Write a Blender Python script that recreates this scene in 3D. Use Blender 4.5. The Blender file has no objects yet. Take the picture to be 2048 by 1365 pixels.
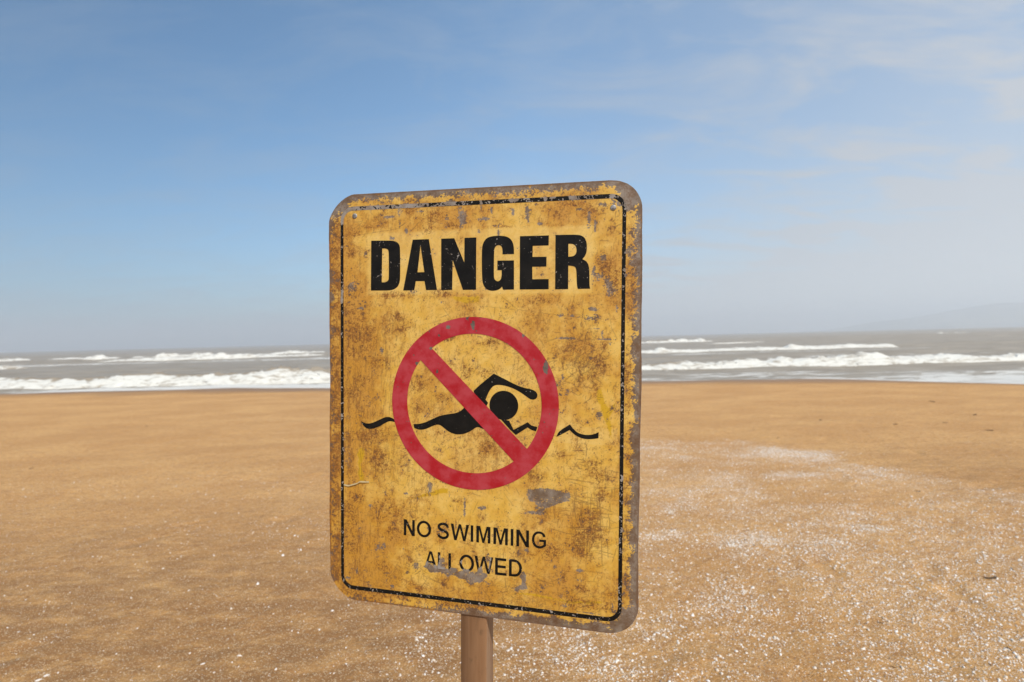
import bpy, bmesh, math, random
import numpy as np
from mathutils import Matrix, Vector
from mathutils.geometry import delaunay_2d_cdt

scene = bpy.context.scene
COL = scene.collection
R = math.radians
random.seed(7)

# ------------------------------------------------------------------ camera
CAM_H = 1.5
cam_d = bpy.data.cameras.new("camera")
cam = bpy.data.objects.new("camera", cam_d)
COL.objects.link(cam)
cam_d.sensor_width = 36.0
cam_d.lens = 18.0
cam_d.clip_start = 0.02
cam_d.clip_end = 20000
CAM_M = (Matrix.Translation((0, 0, CAM_H)) @ Matrix.Rotation(R(90 - 0.25), 4, 'X')
         @ Matrix.Rotation(R(-1.454), 4, 'Z'))
cam.matrix_world = CAM_M
cam_d.dof.use_dof = True
cam_d.dof.focus_distance = 0.71
cam_d.dof.aperture_fstop = 6.3
scene.camera = cam

# ------------------------------------------------------------------ world and sun
SUN_AZ, SUN_EL = 146.0, 47.0          # degrees clockwise from the view direction, elevation
world = bpy.data.worlds.new("World")
scene.world = world
world.use_nodes = True
wn, wl = world.node_tree.nodes, world.node_tree.links
wn.clear()
w_out = wn.new("ShaderNodeOutputWorld")
w_bg = wn.new("ShaderNodeBackground")
w_bg.inputs["Strength"].default_value = 0.145
w_sky = wn.new("ShaderNodeTexSky")
w_sky.sky_type = 'NISHITA'
w_sky.sun_disc = False
w_sky.sun_elevation = R(SUN_EL)
w_sky.sun_rotation = R(SUN_AZ)
w_sky.altitude = 0
w_sky.air_density = 1.0
w_sky.dust_density = 0.5
w_sky.ozone_density = 2.0


def wmath(op, a, b=None, clamp=False):
    n = wn.new("ShaderNodeMath")
    n.operation = op
    n.use_clamp = clamp
    for i, v in enumerate((a, b)):
        if v is None:
            continue
        if isinstance(v, (int, float)):
            n.inputs[i].default_value = v
        else:
            wl.new(v, n.inputs[i])
    return n.outputs[0]


# thin high cloud: a veil that thickens towards the right (east) and the horizon, with wind-drawn streaks
w_tc = wn.new("ShaderNodeTexCoord")
w_sep = wn.new("ShaderNodeSeparateXYZ")
wl.new(w_tc.outputs["Generated"], w_sep.inputs[0])
wx, wy, wz = w_sep.outputs
zc = wmath('MAXIMUM', wz, 0.0)
den = wmath('ADD', zc, 0.16)
w_cmb = wn.new("ShaderNodeCombineXYZ")          # direction -> flat cloud layer
wl.new(wmath('DIVIDE', wx, den), w_cmb.inputs[0])
wl.new(wmath('DIVIDE', wy, den), w_cmb.inputs[1])
w_map = wn.new("ShaderNodeMapping")
w_map.inputs["Rotation"].default_value = (0, 0, R(28))
w_map.inputs["Scale"].default_value = (0.9, 2.1, 1)
wl.new(w_cmb.outputs[0], w_map.inputs[0])
w_n1 = wn.new("ShaderNodeTexNoise")
w_n1.inputs["Scale"].default_value = 2.1
w_n1.inputs["Detail"].default_value = 7
w_n1.inputs["Roughness"].default_value = 0.62
w_n1.inputs["Distortion"].default_value = 0.5
wl.new(w_map.outputs[0], w_n1.inputs[0])
streak = wmath('MULTIPLY', wmath('SUBTRACT', w_n1.outputs[0], 0.44), 4.2, True)
veil = wmath('MULTIPLY', wmath('ADD', wx, 0.62), 0.78, True)             # thickens towards the east
low = wmath('POWER', wmath('SUBTRACT', 1.0, zc), 7.0)                     # near the horizon
v2 = wmath('POWER', veil, 2.0)
m1 = wmath('MULTIPLY', streak, wmath('ADD', wmath('MULTIPLY', v2, 0.42), 0.20))
m2 = wmath('MULTIPLY', low, wmath('ADD', wmath('MULTIPLY', veil, 0.45), 0.80))
m3 = wmath('MULTIPLY', v2, 0.48)
mask = wmath('ADD', wmath('ADD', m1, m2), m3)
mask = wmath('MINIMUM', mask, 0.95)
low2 = wmath('MULTIPLY', wmath('POWER', wmath('SUBTRACT', 1.0, zc), 12.0), veil)
w_col = wn.new("ShaderNodeMix")
w_col.data_type = 'RGBA'
wl.new(veil, w_col.inputs["Factor"])
w_col.inputs["A"].default_value = (1.6, 2.0, 2.5, 1)
w_col.inputs["B"].default_value = (2.82, 2.98, 3.22, 1)
w_mix = wn.new("ShaderNodeMix")
w_mix.data_type = 'RGBA'
wl.new(mask, w_mix.inputs["Factor"])
w_falloff = wn.new("ShaderNodeMix")            # deeper blue to the left, with lens falloff darkening put into the sky colour
w_falloff.data_type = 'RGBA'
w_falloff.blend_type = 'MULTIPLY'
wl.new(wmath('MULTIPLY', wmath('SUBTRACT', 0.05, wx), 1.1, True), w_falloff.inputs["Factor"])
w_tint = wn.new("ShaderNodeMix")            # the clear blue of the air that day
w_tint.data_type = 'RGBA'
w_tint.blend_type = 'MULTIPLY'
w_tint.inputs["Factor"].default_value = 1.0
wl.new(w_sky.outputs[0], w_tint.inputs["A"])
w_tint.inputs["B"].default_value = (0.60, 0.90, 0.98, 1)
wl.new(w_tint.outputs["Result"], w_falloff.inputs["A"])
w_falloff.inputs["B"].default_value = (0.26, 0.39, 0.46, 1)
wl.new(w_falloff.outputs["Result"], w_mix.inputs["A"])
w_col2 = wn.new("ShaderNodeMix")
w_col2.data_type = 'RGBA'
wl.new(low2, w_col2.inputs["Factor"])
wl.new(w_col.outputs["Result"], w_col2.inputs["A"])
w_col2.inputs["B"].default_value = (4.7, 4.75, 4.7, 1)
wl.new(w_col2.outputs["Result"], w_mix.inputs["B"])
wl.new(w_mix.outputs["Result"], w_bg.inputs["Color"])
wl.new(w_bg.outputs[0], w_out.inputs[0])

sun_d = bpy.data.lights.new("sun", 'SUN')
sun_d.energy = 3.3
sun_d.angle = R(0.53)
sun_d.color = (1.0, 0.94, 0.84)
sun = bpy.data.objects.new("sun", sun_d)
COL.objects.link(sun)
to_sun = Vector((math.sin(R(SUN_AZ)) * math.cos(R(SUN_EL)), math.cos(R(SUN_AZ)) * math.cos(R(SUN_EL)), math.sin(R(SUN_EL))))
sun.rotation_euler = to_sun.to_track_quat('Z', 'Y').to_euler()
sun.location = to_sun * 50

scene.view_settings.view_transform = 'Standard'
scene.view_settings.look = 'None'
scene.view_settings.exposure = 0.45
scene.view_settings.gamma = 1.0
scene.view_settings.use_curve_mapping = False
scene.render.engine = 'CYCLES'
scene.cycles.use_denoising = True
scene.cycles.max_bounces = 6
scene.cycles.volume_bounces = 1


# ------------------------------------------------------------------ helpers
def tag(o, label=None, cat=None, group=None, kind=None):
    for k, v in (("label", label), ("category", cat), ("group", group), ("kind", kind)):
        if v:
            o[k] = v
    return o


def mesh_obj(name, verts, faces, mat=None, parent=None, smooth=False):
    """verts (n,3) array, faces (m,k) array -> one linked mesh object"""
    verts = np.asarray(verts, np.float32)
    faces = np.asarray(faces, np.int32)
    me = bpy.data.meshes.new(name)
    m, k = faces.shape
    me.vertices.add(len(verts))
    me.vertices.foreach_set("co", verts.ravel())
    me.loops.add(m * k)
    me.loops.foreach_set("vertex_index", faces.ravel())
    me.polygons.add(m)
    me.polygons.foreach_set("loop_start", np.arange(0, m * k, k, dtype=np.int32))
    me.update(calc_edges=True)
    if smooth:
        me.polygons.foreach_set("use_smooth", np.ones(m, bool))
    o = bpy.data.objects.new(name, me)
    COL.objects.link(o)
    if mat:
        me.materials.append(mat)
    if parent:
        o.parent = parent
    return o


def set_attr(o, name, vals):
    a = o.data.attributes.new(name, 'FLOAT', 'POINT')
    a.data.foreach_set("value", np.asarray(vals, np.float32).ravel())


def grid_faces(nr, nc, off=0):
    i = np.arange(nr - 1)[:, None] * nc + np.arange(nc - 1)[None, :] + off
    return np.stack([i, i + 1, i + nc + 1, i + nc], -1).reshape(-1, 4)


def smooth01(a, b, x):
    t = np.clip((x - a) / (b - a), 0, 1)
    return t * t * (3 - 2 * t)


def vnoise(x, y, seed=0):
    """value noise in 0..1"""
    xi, yi = np.floor(x).astype(np.int64), np.floor(y).astype(np.int64)
    fx, fy = x - xi, y - yi
    fx, fy = fx * fx * (3 - 2 * fx), fy * fy * (3 - 2 * fy)

    def h(a, b):
        n = (a * 374761393 + b * 668265263 + seed * 1442695041) & 0xFFFFFFFF
        n = ((n ^ (n >> 13)) * 1274126177) & 0xFFFFFFFF
        n = ((n ^ (n >> 16)) * 2246822519) & 0xFFFFFFFF
        return ((n ^ (n >> 15)) & 0xFFFF) / 65535.0
    return ((h(xi, yi) * (1 - fx) + h(xi + 1, yi) * fx) * (1 - fy)
            + (h(xi, yi + 1) * (1 - fx) + h(xi + 1, yi + 1) * fx) * fy)


def fbm(x, y, oct=4, seed=0, gain=0.5):
    s, a, t = 0, 1.0, 0
    for i in range(oct):
        s = s + a * vnoise(x * 2 ** i + 17.3 * i, y * 2 ** i - 9.1 * i, seed + i)
        t += a
        a *= gain
    return s / t


class NT:
    """small node-tree writer"""

    def __init__(self, name):
        self.m = bpy.data.materials.new(name)
        self.m.use_nodes = True
        self.n, self.l = self.m.node_tree.nodes, self.m.node_tree.links
        self.b = self.n["Principled BSDF"]

    def put(self, sock, v):
        if isinstance(v, bpy.types.NodeSocket):
            self.l.new(v, sock)
        elif isinstance(v, tuple):
            sock.default_value = (*v, 1) if len(v) == 3 and sock.type == 'RGBA' else v
        else:
            sock.default_value = v

    def attr(self, name):
        n = self.n.new("ShaderNodeAttribute")
        n.attribute_name = name
        return n.outputs["Fac"]

    def coord(self, scale=(1, 1, 1), rot=(0, 0, 0)):
        t = self.n.new("ShaderNodeTexCoord")
        mp = self.n.new("ShaderNodeMapping")
        mp.inputs["Scale"].default_value = scale
        mp.inputs["Rotation"].default_value = rot
        self.l.new(t.outputs["Object"], mp.inputs[0])
        return mp.outputs[0]

    def noise(self, vec, scale, detail=4, rough=0.55, dist=0.0):
        n = self.n.new("ShaderNodeTexNoise")
        self.l.new(vec, n.inputs["Vector"])
        n.inputs["Scale"].default_value = scale
        n.inputs["Detail"].default_value = detail
        n.inputs["Roughness"].default_value = rough
        n.inputs["Distortion"].default_value = dist
        return n.outputs[0]

    def voro(self, vec, scale, feature='F1', out="Distance"):
        n = self.n.new("ShaderNodeTexVoronoi")
        n.feature = feature
        self.l.new(vec, n.inputs["Vector"])
        n.inputs["Scale"].default_value = scale
        return n.outputs[out]

    def math(self, op, a, b=0.0, clamp=False):
        n = self.n.new("ShaderNodeMath")
        n.operation = op
        n.use_clamp = clamp
        self.put(n.inputs[0], a)
        self.put(n.inputs[1], b)
        return n.outputs[0]

    def step(self, v, a, b, lo=0.0, hi=1.0):
        n = self.n.new("ShaderNodeMapRange")
        n.interpolation_type = 'SMOOTHSTEP'
        self.put(n.inputs["Value"], v)
        n.inputs["From Min"].default_value = a
        n.inputs["From Max"].default_value = b
        n.inputs["To Min"].default_value = lo
        n.inputs["To Max"].default_value = hi
        return n.outputs[0]

    def mix(self, f, a, b):
        n = self.n.new("ShaderNodeMix")
        n.data_type = 'RGBA'
        self.put(n.inputs["Factor"], f)
        self.put(n.inputs["A"], a)
        self.put(n.inputs["B"], b)
        return n.outputs["Result"]

    def bump(self, h, strength, dist, prev=None):
        n = self.n.new("ShaderNodeBump")
        n.inputs["Strength"].default_value = strength
        n.inputs["Distance"].default_value = dist
        self.l.new(h, n.inputs["Height"])
        if prev is not None:
            self.l.new(prev, n.inputs["Normal"])
        return n.outputs[0]

    def done(self, color, rough=0.6, normal=None, metallic=0.0, spec=0.5):
        self.put(self.b.inputs["Base Color"], color)
        self.put(self.b.inputs["Roughness"], rough)
        self.put(self.b.inputs["Metallic"], metallic)
        self.put(self.b.inputs["Specular IOR Level"], spec)
        if normal is not None:
            self.l.new(normal, self.b.inputs["Normal"])
        return self.m


# ------------------------------------------------------------------ beach
SEA_Z = -1.0
_cx = np.array([-60, -19, -11, -6, 4.4, 10, 12, 13.7, 16, 40, 60.])
_cy = np.array([20, 19.2, 19.2, 17.8, 17.6, 17.0, 15.5, 14.0, 12.6, 10, 9.])


def crest(x):
    return np.interp(x, _cx, _cy) - 1.6 + 0.5 * (fbm(x * 0.25, x * 0 + 3.3, 3, 5) - 0.5)


_dr = random.Random(12)
DIPS = [(_dr.uniform(-3.8, 5.2), _dr.uniform(2.0, 7.5), _dr.uniform(0, 3.1), _dr.uniform(0.10, 0.19), _dr.uniform(0.006, 0.016)) for _ in range(46)]


def sand_z(x, y):
    x, y = np.asarray(x, float), np.asarray(y, float)
    near = 1 - smooth01(9, 17, y)
    z = 0.028 * (fbm(x * 0.45, y * 0.6, 3, 11) - 0.5)
    z += near * 0.026 * (fbm(x * 1.9, y * 2.3, 3, 21) - 0.5)
    z += near * 0.014 * (fbm(x * 7, y * 8, 3, 31) - 0.5)
    for (dx, dy, da, dr, dd) in DIPS:                 # old footprints and scuffs, half filled
        ca, sa = math.cos(da), math.sin(da)
        u, v = (x - dx) * ca + (y - dy) * sa, -(x - dx) * sa + (y - dy) * ca
        q = (u / dr) ** 2 + (v / (dr * 0.45)) ** 2
        z = z - dd * np.exp(-q) + 0.45 * dd * np.exp(-(np.sqrt(q) - 1.5) ** 2 * 3)
    s = np.maximum(y - crest(x), 0)
    z -= 0.035 * s + 0.012 * s ** 2
    return np.maximum(z, -4.0)


def shell_density(x, y):
    """shells per square metre in relative units 0..1"""
    side = 0.05 + 0.95 * smooth01(-1.4, 1.4, x + 0.25 * (2.5 - y))
    xf = np.array([-9, -3, 0, 1.9, 3.2, 3.9, 4.5, 5.2, 8])
    yf = np.array([5.0, 6.2, 7.2, 7.6, 7.0, 5.9, 4.9, 4.2, 3.4])
    lim = np.interp(x, xf, yf) + 0.9 * (fbm(x * 0.9, y * 0.9, 3, 41) - 0.5)
    far = 1 - smooth01(-0.5, 0.25, y - lim)
    c1 = smooth01(0.38, 0.66, fbm(x * 1.1, y * 1.7, 4, 51))
    c2 = smooth01(0.35, 0.75, fbm(x * 4.5, y * 6.0, 3, 61))
    band = np.exp(-((y - lim + 0.55) / 0.45) ** 2) * smooth01(0.6, 1.8, x)
    bank = 1.6 * np.exp(-((x - 3.35) / 0.45) ** 2 - ((y - 6.3) / 0.16) ** 2)
    return far * side * (0.07 + 0.68 * c1 * (0.30 + 0.70 * c2) + 0.16 * c2 + 0.45 * smooth01(1.0, 2.4, x) * (1 - smooth01(2.2, 4.2, y))) + 0.25 * band * (0.3 + 0.7 * c2) + bank


ys = np.concatenate([np.linspace(-40, -3, 20)[:-1], np.linspace(-3, 1.2, 40)[:-1],
                     1.2 * (46 / 1.2) ** np.linspace(0, 1, 520)])
us = np.linspace(-1, 1, 620)
Yg, Ug = np.meshgrid(ys, us, indexing='ij')
Xg = Ug * (5 + 1.55 * np.abs(Yg))
Zg = sand_z(Xg, Yg)
sand = NT("sand_material")
P = sand.coord()
big = sand.noise(sand.coord((0.6, 1.1, 1)), 1.0, 5, 0.6)
mid = sand.noise(sand.coord((1.0, 2.4, 1)), 3.2, 6, 0.65)
fine = sand.noise(P, 120, 3, 0.75)
grain = sand.voro(P, 210, 'F1', "Color")
gsep = sand.n.new("ShaderNodeSeparateColor")
sand.l.new(grain, gsep.inputs[0])
col = sand.mix(sand.step(big, 0.36, 0.66), (0.555, 0.284, 0.093), (0.665, 0.366, 0.131))
col = sand.mix(sand.math('MULTIPLY', sand.step(mid, 0.48, 0.72), 0.55), col, (0.455, 0.225, 0.082))
fleck = sand.noise(sand.coord((1.0, 1.5, 1)), 16, 5, 0.7, 0.4)
col = sand.mix(sand.step(fleck, 0.50, 0.64, 0, 0.68), col, (0.385, 0.180, 0.064))
col = sand.mix(sand.step(fleck, 0.46, 0.32, 0, 0.5), col, (0.63, 0.37, 0.155))
col = sand.mix(sand.math('MULTIPLY', sand.attr("grit"), sand.step(mid, 0.25, 0.6)), col, (0.285, 0.138, 0.050))
col = sand.mix(sand.step(fine, 0.51, 0.64, 0, 0.72), col, (0.255, 0.125, 0.050))
col = sand.mix(sand.step(gsep.outputs[0], 0.80, 0.95, 0, 0.7), col, (0.72, 0.53, 0.33))
# crushed shell too fine to tell apart, only where the shell bank lies
dust = sand.math('MULTIPLY', sand.attr("shellgrit"), sand.step(gsep.outputs[1], 0.35, 0.75))
col = sand.mix(sand.math('MULTIPLY', dust, 0.60, True), col, (0.76, 0.64, 0.53))
wet = sand.attr("wet")
col = sand.mix(wet, col, (0.27, 0.145, 0.060))
hb = sand.noise(sand.coord((1, 1.3, 1)), 11, 6, 0.65)
nrm = sand.bump(hb, 0.7, 0.03)
nrm = sand.bump(fine, 1.0, 0.008, nrm)
sand_mat = sand.done(col, sand.step(wet, 0, 1, 0.92, 0.45), nrm, spec=0.25)
beach = mesh_obj("beach", np.stack([Xg, Yg, Zg], -1).reshape(-1, 3), grid_faces(*Xg.shape), sand_mat, smooth=True)
tag(beach, kind="structure")
beach["label"] = "wide flat tan sand beach running down to the sea"
set_attr(beach, "wet", smooth01(-1.5, 0.6, Yg - crest(Xg) + 2.2 * (fbm(Xg * 0.25, Yg * 0.4, 3, 8) - 0.5)) * 0.9)
set_attr(beach, "grit", (1 - smooth01(2.4, 5.5, Yg)) * (1 - 0.75 * smooth01(-0.6, 1.0, Xg)) * 0.85
         + 0.35 * smooth01(3.6, 4.6, Xg) * (1 - smooth01(5, 7.5, Yg)))
set_attr(beach, "shellgrit", np.clip(shell_density(Xg, Yg), 0, 1) * smooth01(2.5, 5.5, Yg))

# ------------------------------------------------------------------ sea
ys = np.concatenate([15 * (220 / 15) ** np.linspace(0, 1, 330)[:-1], 220 * (4700 / 220) ** np.linspace(0, 1, 60)])
us = np.linspace(-1, 1, 420)
Yg, Ug = np.meshgrid(ys, us, indexing='ij')
Xg = Ug * np.minimum(12 + 1.7 * Yg, 4900)
fade = 1 - smooth01(150, 600, Yg)
Zs = SEA_Z + fade * (0.16 * (fbm(Xg * 0.05, Yg * 0.16, 3, 71) - 0.5) + 0.22 * (fbm(Xg * 0.22, Yg * 0.7, 3, 72) - 0.5))


def swell(y0, h, w, x0, x1, soft=6):
    yy = y0 + 2.5 * (fbm(Xg * 0.06, Xg * 0 + y0, 2, 81) - 0.5)
    env = smooth01(x0 - soft, x0 + soft, Xg) * (1 - smooth01(x1 - soft, x1 + soft, Xg))
    return h * env * np.exp(-((Yg - yy) / w) ** 2)


Zs += swell(38.5, 0.45, 2.5, -200, 200) + swell(54, 0.35, 3, -200, 200) + swell(73, 0.5, 4, -20, 200)
Zs += swell(98, 0.8, 5, -300, -5) + swell(125, 0.6, 7, -300, 300) + swell(170, 0.7, 9, -400, 400)
foam = np.zeros_like(Xg)
foam += (0.72 * (1 - smooth01(-4, 6, Xg)) + 0.46) * (1 - smooth01(29.5, 33.5, Yg + 3 * (fbm(Xg * 0.12, Yg * 0.1, 3, 91) - 0.5)))
foam += 0.22 * (1 - smooth01(24.5, 26.5, Yg + 2.5 * (fbm(Xg * 0.2, Yg * 0.1, 3, 92) - 0.5))) + 0.10 * smooth01(17, 27, Xg) * (1 - smooth01(27, 30, Yg))
foam += 0.42 * np.exp(-((Yg - 34) / 3.0) ** 2) * (0.45 + 0.55 * (1 - smooth01(8, 22, Xg)))
foam += 0.60 * smooth01(12, 22, Xg) * (1 - smooth01(52, 66, Xg)) * np.exp(-((Yg - 61) / 7.0) ** 2)
foam += 0.60 * smooth01(14, 30, Xg) * (1 - smooth01(40, 60, Xg)) * np.exp(-((Yg - 48) / 3.5) ** 2) * 0.8
foam += 0.60 * (1 - smooth01(-30, -5, Xg)) * np.exp(-((Yg - 86) / 6.0) ** 2)
foam += 0.34 * np.exp(-((Yg - 150) / 22.0) ** 2) * smooth01(15, 45, Xg) * (1 - smooth01(60, 110, Xg))
foam = np.clip(foam, 0, 1)
seam = NT("sea_water")
a = seam.noise(seam.coord((0.25, 1.1, 1)), 0.9, 6, 0.62)
b = seam.noise(seam.coord((0.30, 0.85, 1)), 1.3, 6, 0.68, 0.9)
fo = seam.step(seam.math('ADD', seam.attr("foam"), seam.math('MULTIPLY', seam.math('SUBTRACT', b, 0.5), 1.5)), 0.46, 0.66)
water = seam.mix(seam.step(a, 0.35, 0.7), (0.295, 0.240, 0.175), (0.400, 0.335, 0.255))
rip = seam.noise(seam.coord((0.5, 2.2, 1)), 1.3, 7, 0.65)
nrm = seam.bump(rip, 0.9, 0.35)
sea_mat = seam.done(seam.mix(fo, water, (0.74, 0.71, 0.65)), seam.step(fo, 0, 1, 0.45, 0.85), nrm, spec=0.3)
sea = mesh_obj("sea", np.stack([Xg, Yg, Zs], -1).reshape(-1, 3), grid_faces(*Xg.shape), sea_mat, smooth=True)
tag(sea, kind="structure")
sea["label"] = "murky brown-grey sea with lines of white surf"
set_attr(sea, "foam", foam)

fm = NT("surf_foam")
fa = fm.noise(fm.coord((0.55, 1, 2.2)), 1.5, 7, 0.72, 0.8)
fcol = fm.mix(fm.step(fm.math('ADD', fa, fm.math('MULTIPLY', fm.attr("bare"), 0.45)), 0.485, 0.68),
              (0.72, 0.69, 0.62), (0.33, 0.27, 0.20))
fb = fm.noise(fm.coord(), 5, 5, 0.7)
foam_mat = fm.done(fcol, 0.8, fm.bump(fb, 0.8, 0.12), spec=0.3)


def breaker(y0, h, x0, x1, seed, soft, spread=1.7, lump=0.4, bare=0.0, wob=2.5, dx=0.16):
    """a tumbling ridge of white water along the shore"""
    n = int((x1 - x0) / dx)
    x = np.linspace(x0, x1, n)
    s = np.linspace(0, 1, 26)
    Xb, Sb = np.meshgrid(x, s, indexing='ij')
    env = smooth01(x0, x0 + soft, Xb) * (1 - smooth01(x1 - soft, x1, Xb))
    big_ = fbm(Xb * 0.16, Xb * 0 + seed, 3, seed)
    hh = h * env * (0.55 + 0.75 * big_)
    prof = np.sin(np.pi * np.clip(Sb, 0, 1) ** 0.75) ** 0.8
    yb = y0 + wob * (fbm(Xb * 0.06, Xb * 0 + y0, 2, 81) - 0.5) + h * spread * (0.9 - 2.0 * Sb)
    l1 = fbm(Xb * 0.55 / h, Sb * 4, 3, seed + 3) - 0.5
    l2 = fbm(Xb * 2.0 / h, Sb * 9, 3, seed + 5) - 0.5
    zb = SEA_Z - 0.12 + hh * prof * (1 + lump * 1.6 * l1 + lump * 1.1 * l2) + 0.12 * env * prof
    spike = np.maximum(vnoise(Xb * 0.45, Xb * 0, seed + 9) - 0.74, 0) * 2.6
    zb += spike * h * env * prof ** 3
    yb = yb + env * h * 0.7 * (l2 + l1)
    zb = np.where((Sb == 0) | (Sb == 1), SEA_Z - 0.5, zb)
    o = mesh_obj("breaking_wave", np.stack([Xb, yb, zb], -1).reshape(-1, 3), grid_faces(*Xb.shape)[:, ::-1], foam_mat, sea, True)
    bm_ = bare * smooth01(0.15, 0.35, Sb) * (1 - smooth01(0.4, 0.62, Sb)) * smooth01(0.35, 0.6, fbm(Xb * 0.1, Xb * 0 + 2, 2, seed + 12))
    set_attr(o, "bare", bm_ + 0.5 * (1 - env))
    return o


breaker(35.5, 0.66, -75, -8.5, 3, 4, 2.0, 0.55, 1.1)
breaker(35.0, 0.80, -13, 9, 5, 3, 2.0, 0.55, 0.5)
breaker(35.8, 0.52, 5, 75, 8, 3, 1.8, 0.5, 0.35)
breaker(97, 0.95, -190, -12, 13, 14, 2.0, 0.35, 0.15, 4, 0.4)
breaker(93, 0.75, -80, -28, 17, 10, 2.0, 0.35, 0.2, 4, 0.4)
breaker(69, 0.60, 10, 53, 19, 2, 2.2, 0.35, 0.1, 3, 0.25)
breaker(74, 0.40, -110, -66, 23, 10, 2.0, 0.4, 0.2, 3, 0.4)
breaker(150, 0.80, 22, 64, 29, 10, 2.2, 0.9, 1.2, 6, 0.4)
breaker(188, 0.55, 150, 174, 31, 7, 1.2, 0.4, 0.2, 4, 0.5)
breaker(120, 0.35, 38, 66, 33, 9, 1.2, 0.4, 0.2, 4, 0.4)

# ------------------------------------------------------------------ far headland
xs = np.linspace(1250, 4700, 170)
vs = np.linspace(0, 1, 26)
Xh, Vh = np.meshgrid(xs, vs, indexing='ij')
ridge = np.interp(Xh, [1250, 1560, 1700, 1860, 2050, 2250, 2700, 3300, 4100, 4700],
                  [0, 8, 42, 62, 96, 106, 120, 112, 90, 0]) * (0.93 + 0.14 * fbm(Xh * 0.008, Xh * 0, 4, 100))
prof = np.sin(np.pi * Vh) ** 0.8
Yh = 2250 + (Vh - 0.5) * 900 + 60 * (fbm(Xh * 0.003, Vh * 2, 2, 103) - 0.5)
Zh = SEA_Z - 1.5 + ridge * prof * (0.85 + 0.3 * fbm(Xh * 0.006, Vh * 6, 4, 104))
hl = NT("headland_scrub_hazed")
hn = hl.noise(hl.coord((0.01, 0.01, 0.02)), 1.2, 6, 0.6)
head_mat = hl.done(hl.mix(hl.step(hn, 0.35, 0.65), (0.27, 0.28, 0.25), (0.36, 0.35, 0.31)), 0.95)  # scrub tones paled, part of the haze put into the colour
headland = mesh_obj("headland", np.stack([Xh, Yh, Zh], -1).reshape(-1, 3), grid_faces(*Xh.shape), head_mat, smooth=True)
tag(headland, kind="structure")
headland["label"] = "faint low headland fading into haze on the horizon"

# ------------------------------------------------------------------ haze: one closed box of even, pale air
hz = bpy.data.materials.new("haze_air")
hz.use_nodes = True
hn_, hl_ = hz.node_tree.nodes, hz.node_tree.links
hn_.clear()
ho = hn_.new("ShaderNodeOutputMaterial")
hv = hn_.new("ShaderNodeVolumePrincipled")
hv.inputs["Color"].default_value = (0.91, 0.94, 0.97, 1)
hv.inputs["Density"].default_value = 0.00072
hv.inputs["Anisotropy"].default_value = 0.25
hl_.new(hv.outputs[0], ho.inputs["Volume"])
c = np.array([(x, y, z) for x in (-5200, 5200) for y in (-250, 5000) for z in (-5.5, 135)], float)
haze = mesh_obj("haze", c, [(0, 1, 3, 2), (4, 6, 7, 5), (0, 4, 5, 1), (2, 3, 7, 6), (0, 2, 6, 4), (1, 5, 7, 3)], hz)
tag(haze, "pale sea haze lying over the whole shore", kind="stuff")
# ------------------------------------------------------------------ the sign (all outlines in millimetres on the plate, y up)
D_O = [(-157.4, 231.8), (-126.9, 231.2), (-120.5, 230.1), (-116.0, 227.9), (-113.2, 224.2), (-112.1, 218.3), (-112.0, 176.5), (-113.1, 169.9),
    (-116.3, 164.0), (-122.8, 160.4), (-130.0, 159.3), (-157.9, 159.6)]
D_I = [(-140.0, 220.1), (-134.8, 220.0), (-131.2, 218.5), (-129.7, 215.1), (-129.7, 178.2), (-130.3, 174.5), (-132.9, 172.1), (-136.4, 171.2),
    (-140.8, 171.3)]
A_O = [(-92.9, 231.3), (-68.5, 231.4), (-56.0, 159.4), (-72.5, 159.3), (-74.9, 172.1), (-88.1, 172.3), (-90.4, 159.5), (-107.4, 159.1)]
A_I = [(-81.0, 223.0), (-75.2, 184.9), (-85.5, 184.8)]
N_O = [(-50.0, 231.4), (-30.7, 231.4), (-15.9, 197.2), (-15.7, 231.5), (1.4, 231.5), (1.4, 159.2), (-17.7, 159.1), (-32.9, 201.1), (-33.5, 159.2),
    (-49.9, 159.1)]
G_O = [(55.0, 207.2), (38.9, 207.2), (38.8, 214.2), (37.6, 218.2), (34.4, 220.0), (30.8, 219.6), (28.1, 217.3), (26.9, 212.4), (26.7, 177.2), (27.7,
    173.0), (31.1, 170.4), (34.3, 170.6), (36.9, 173.3), (37.9, 178.5), (37.8, 185.5), (31.7, 185.6), (31.7, 198.8), (55.0, 198.6), (55.3, 158.9),
    (39.9, 158.8), (38.4, 163.0), (35.1, 159.5), (29.0, 157.5), (21.7, 157.5), (15.8, 160.1), (11.8, 165.4), (9.8, 174.0), (9.3, 214.3), (10.8,
    222.8), (14.7, 229.0), (20.5, 232.0), (30.0, 233.0), (41.6, 232.3), (48.8, 229.3), (53.2, 223.6), (54.9, 215.9)]
E_O = [(63.1, 231.2), (102.8, 231.0), (102.6, 217.6), (80.9, 217.6), (80.7, 202.7), (99.9, 202.5), (99.8, 189.3), (80.4, 189.4), (80.8, 172.5),
    (103.0, 172.5), (103.1, 158.8), (63.3, 158.8)]
R_O = [(111.8, 231.3), (140.9, 230.9), (147.7, 228.9), (151.8, 224.7), (153.6, 218.6), (153.7, 210.4), (152.4, 203.7), (148.0, 198.1), (153.5, 195.2),
    (156.5, 189.4), (157.4, 180.6), (157.5, 163.0), (158.5, 158.9), (142.3, 158.8), (140.9, 163.2), (140.3, 180.9), (139.3, 186.8), (136.6, 189.1),
    (129.3, 190.0), (129.3, 158.7), (111.8, 158.6)]
R_I = [(129.1, 219.0), (134.3, 218.9), (138.1, 217.0), (140.0, 212.8), (140.1, 208.1), (138.5, 204.1), (135.1, 202.1), (129.2, 201.8)]
BAR = [(-63.1, 76.5), (74.8, -58.9), (56.6, -77.8), (-79.6, 58.7)]
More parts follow.
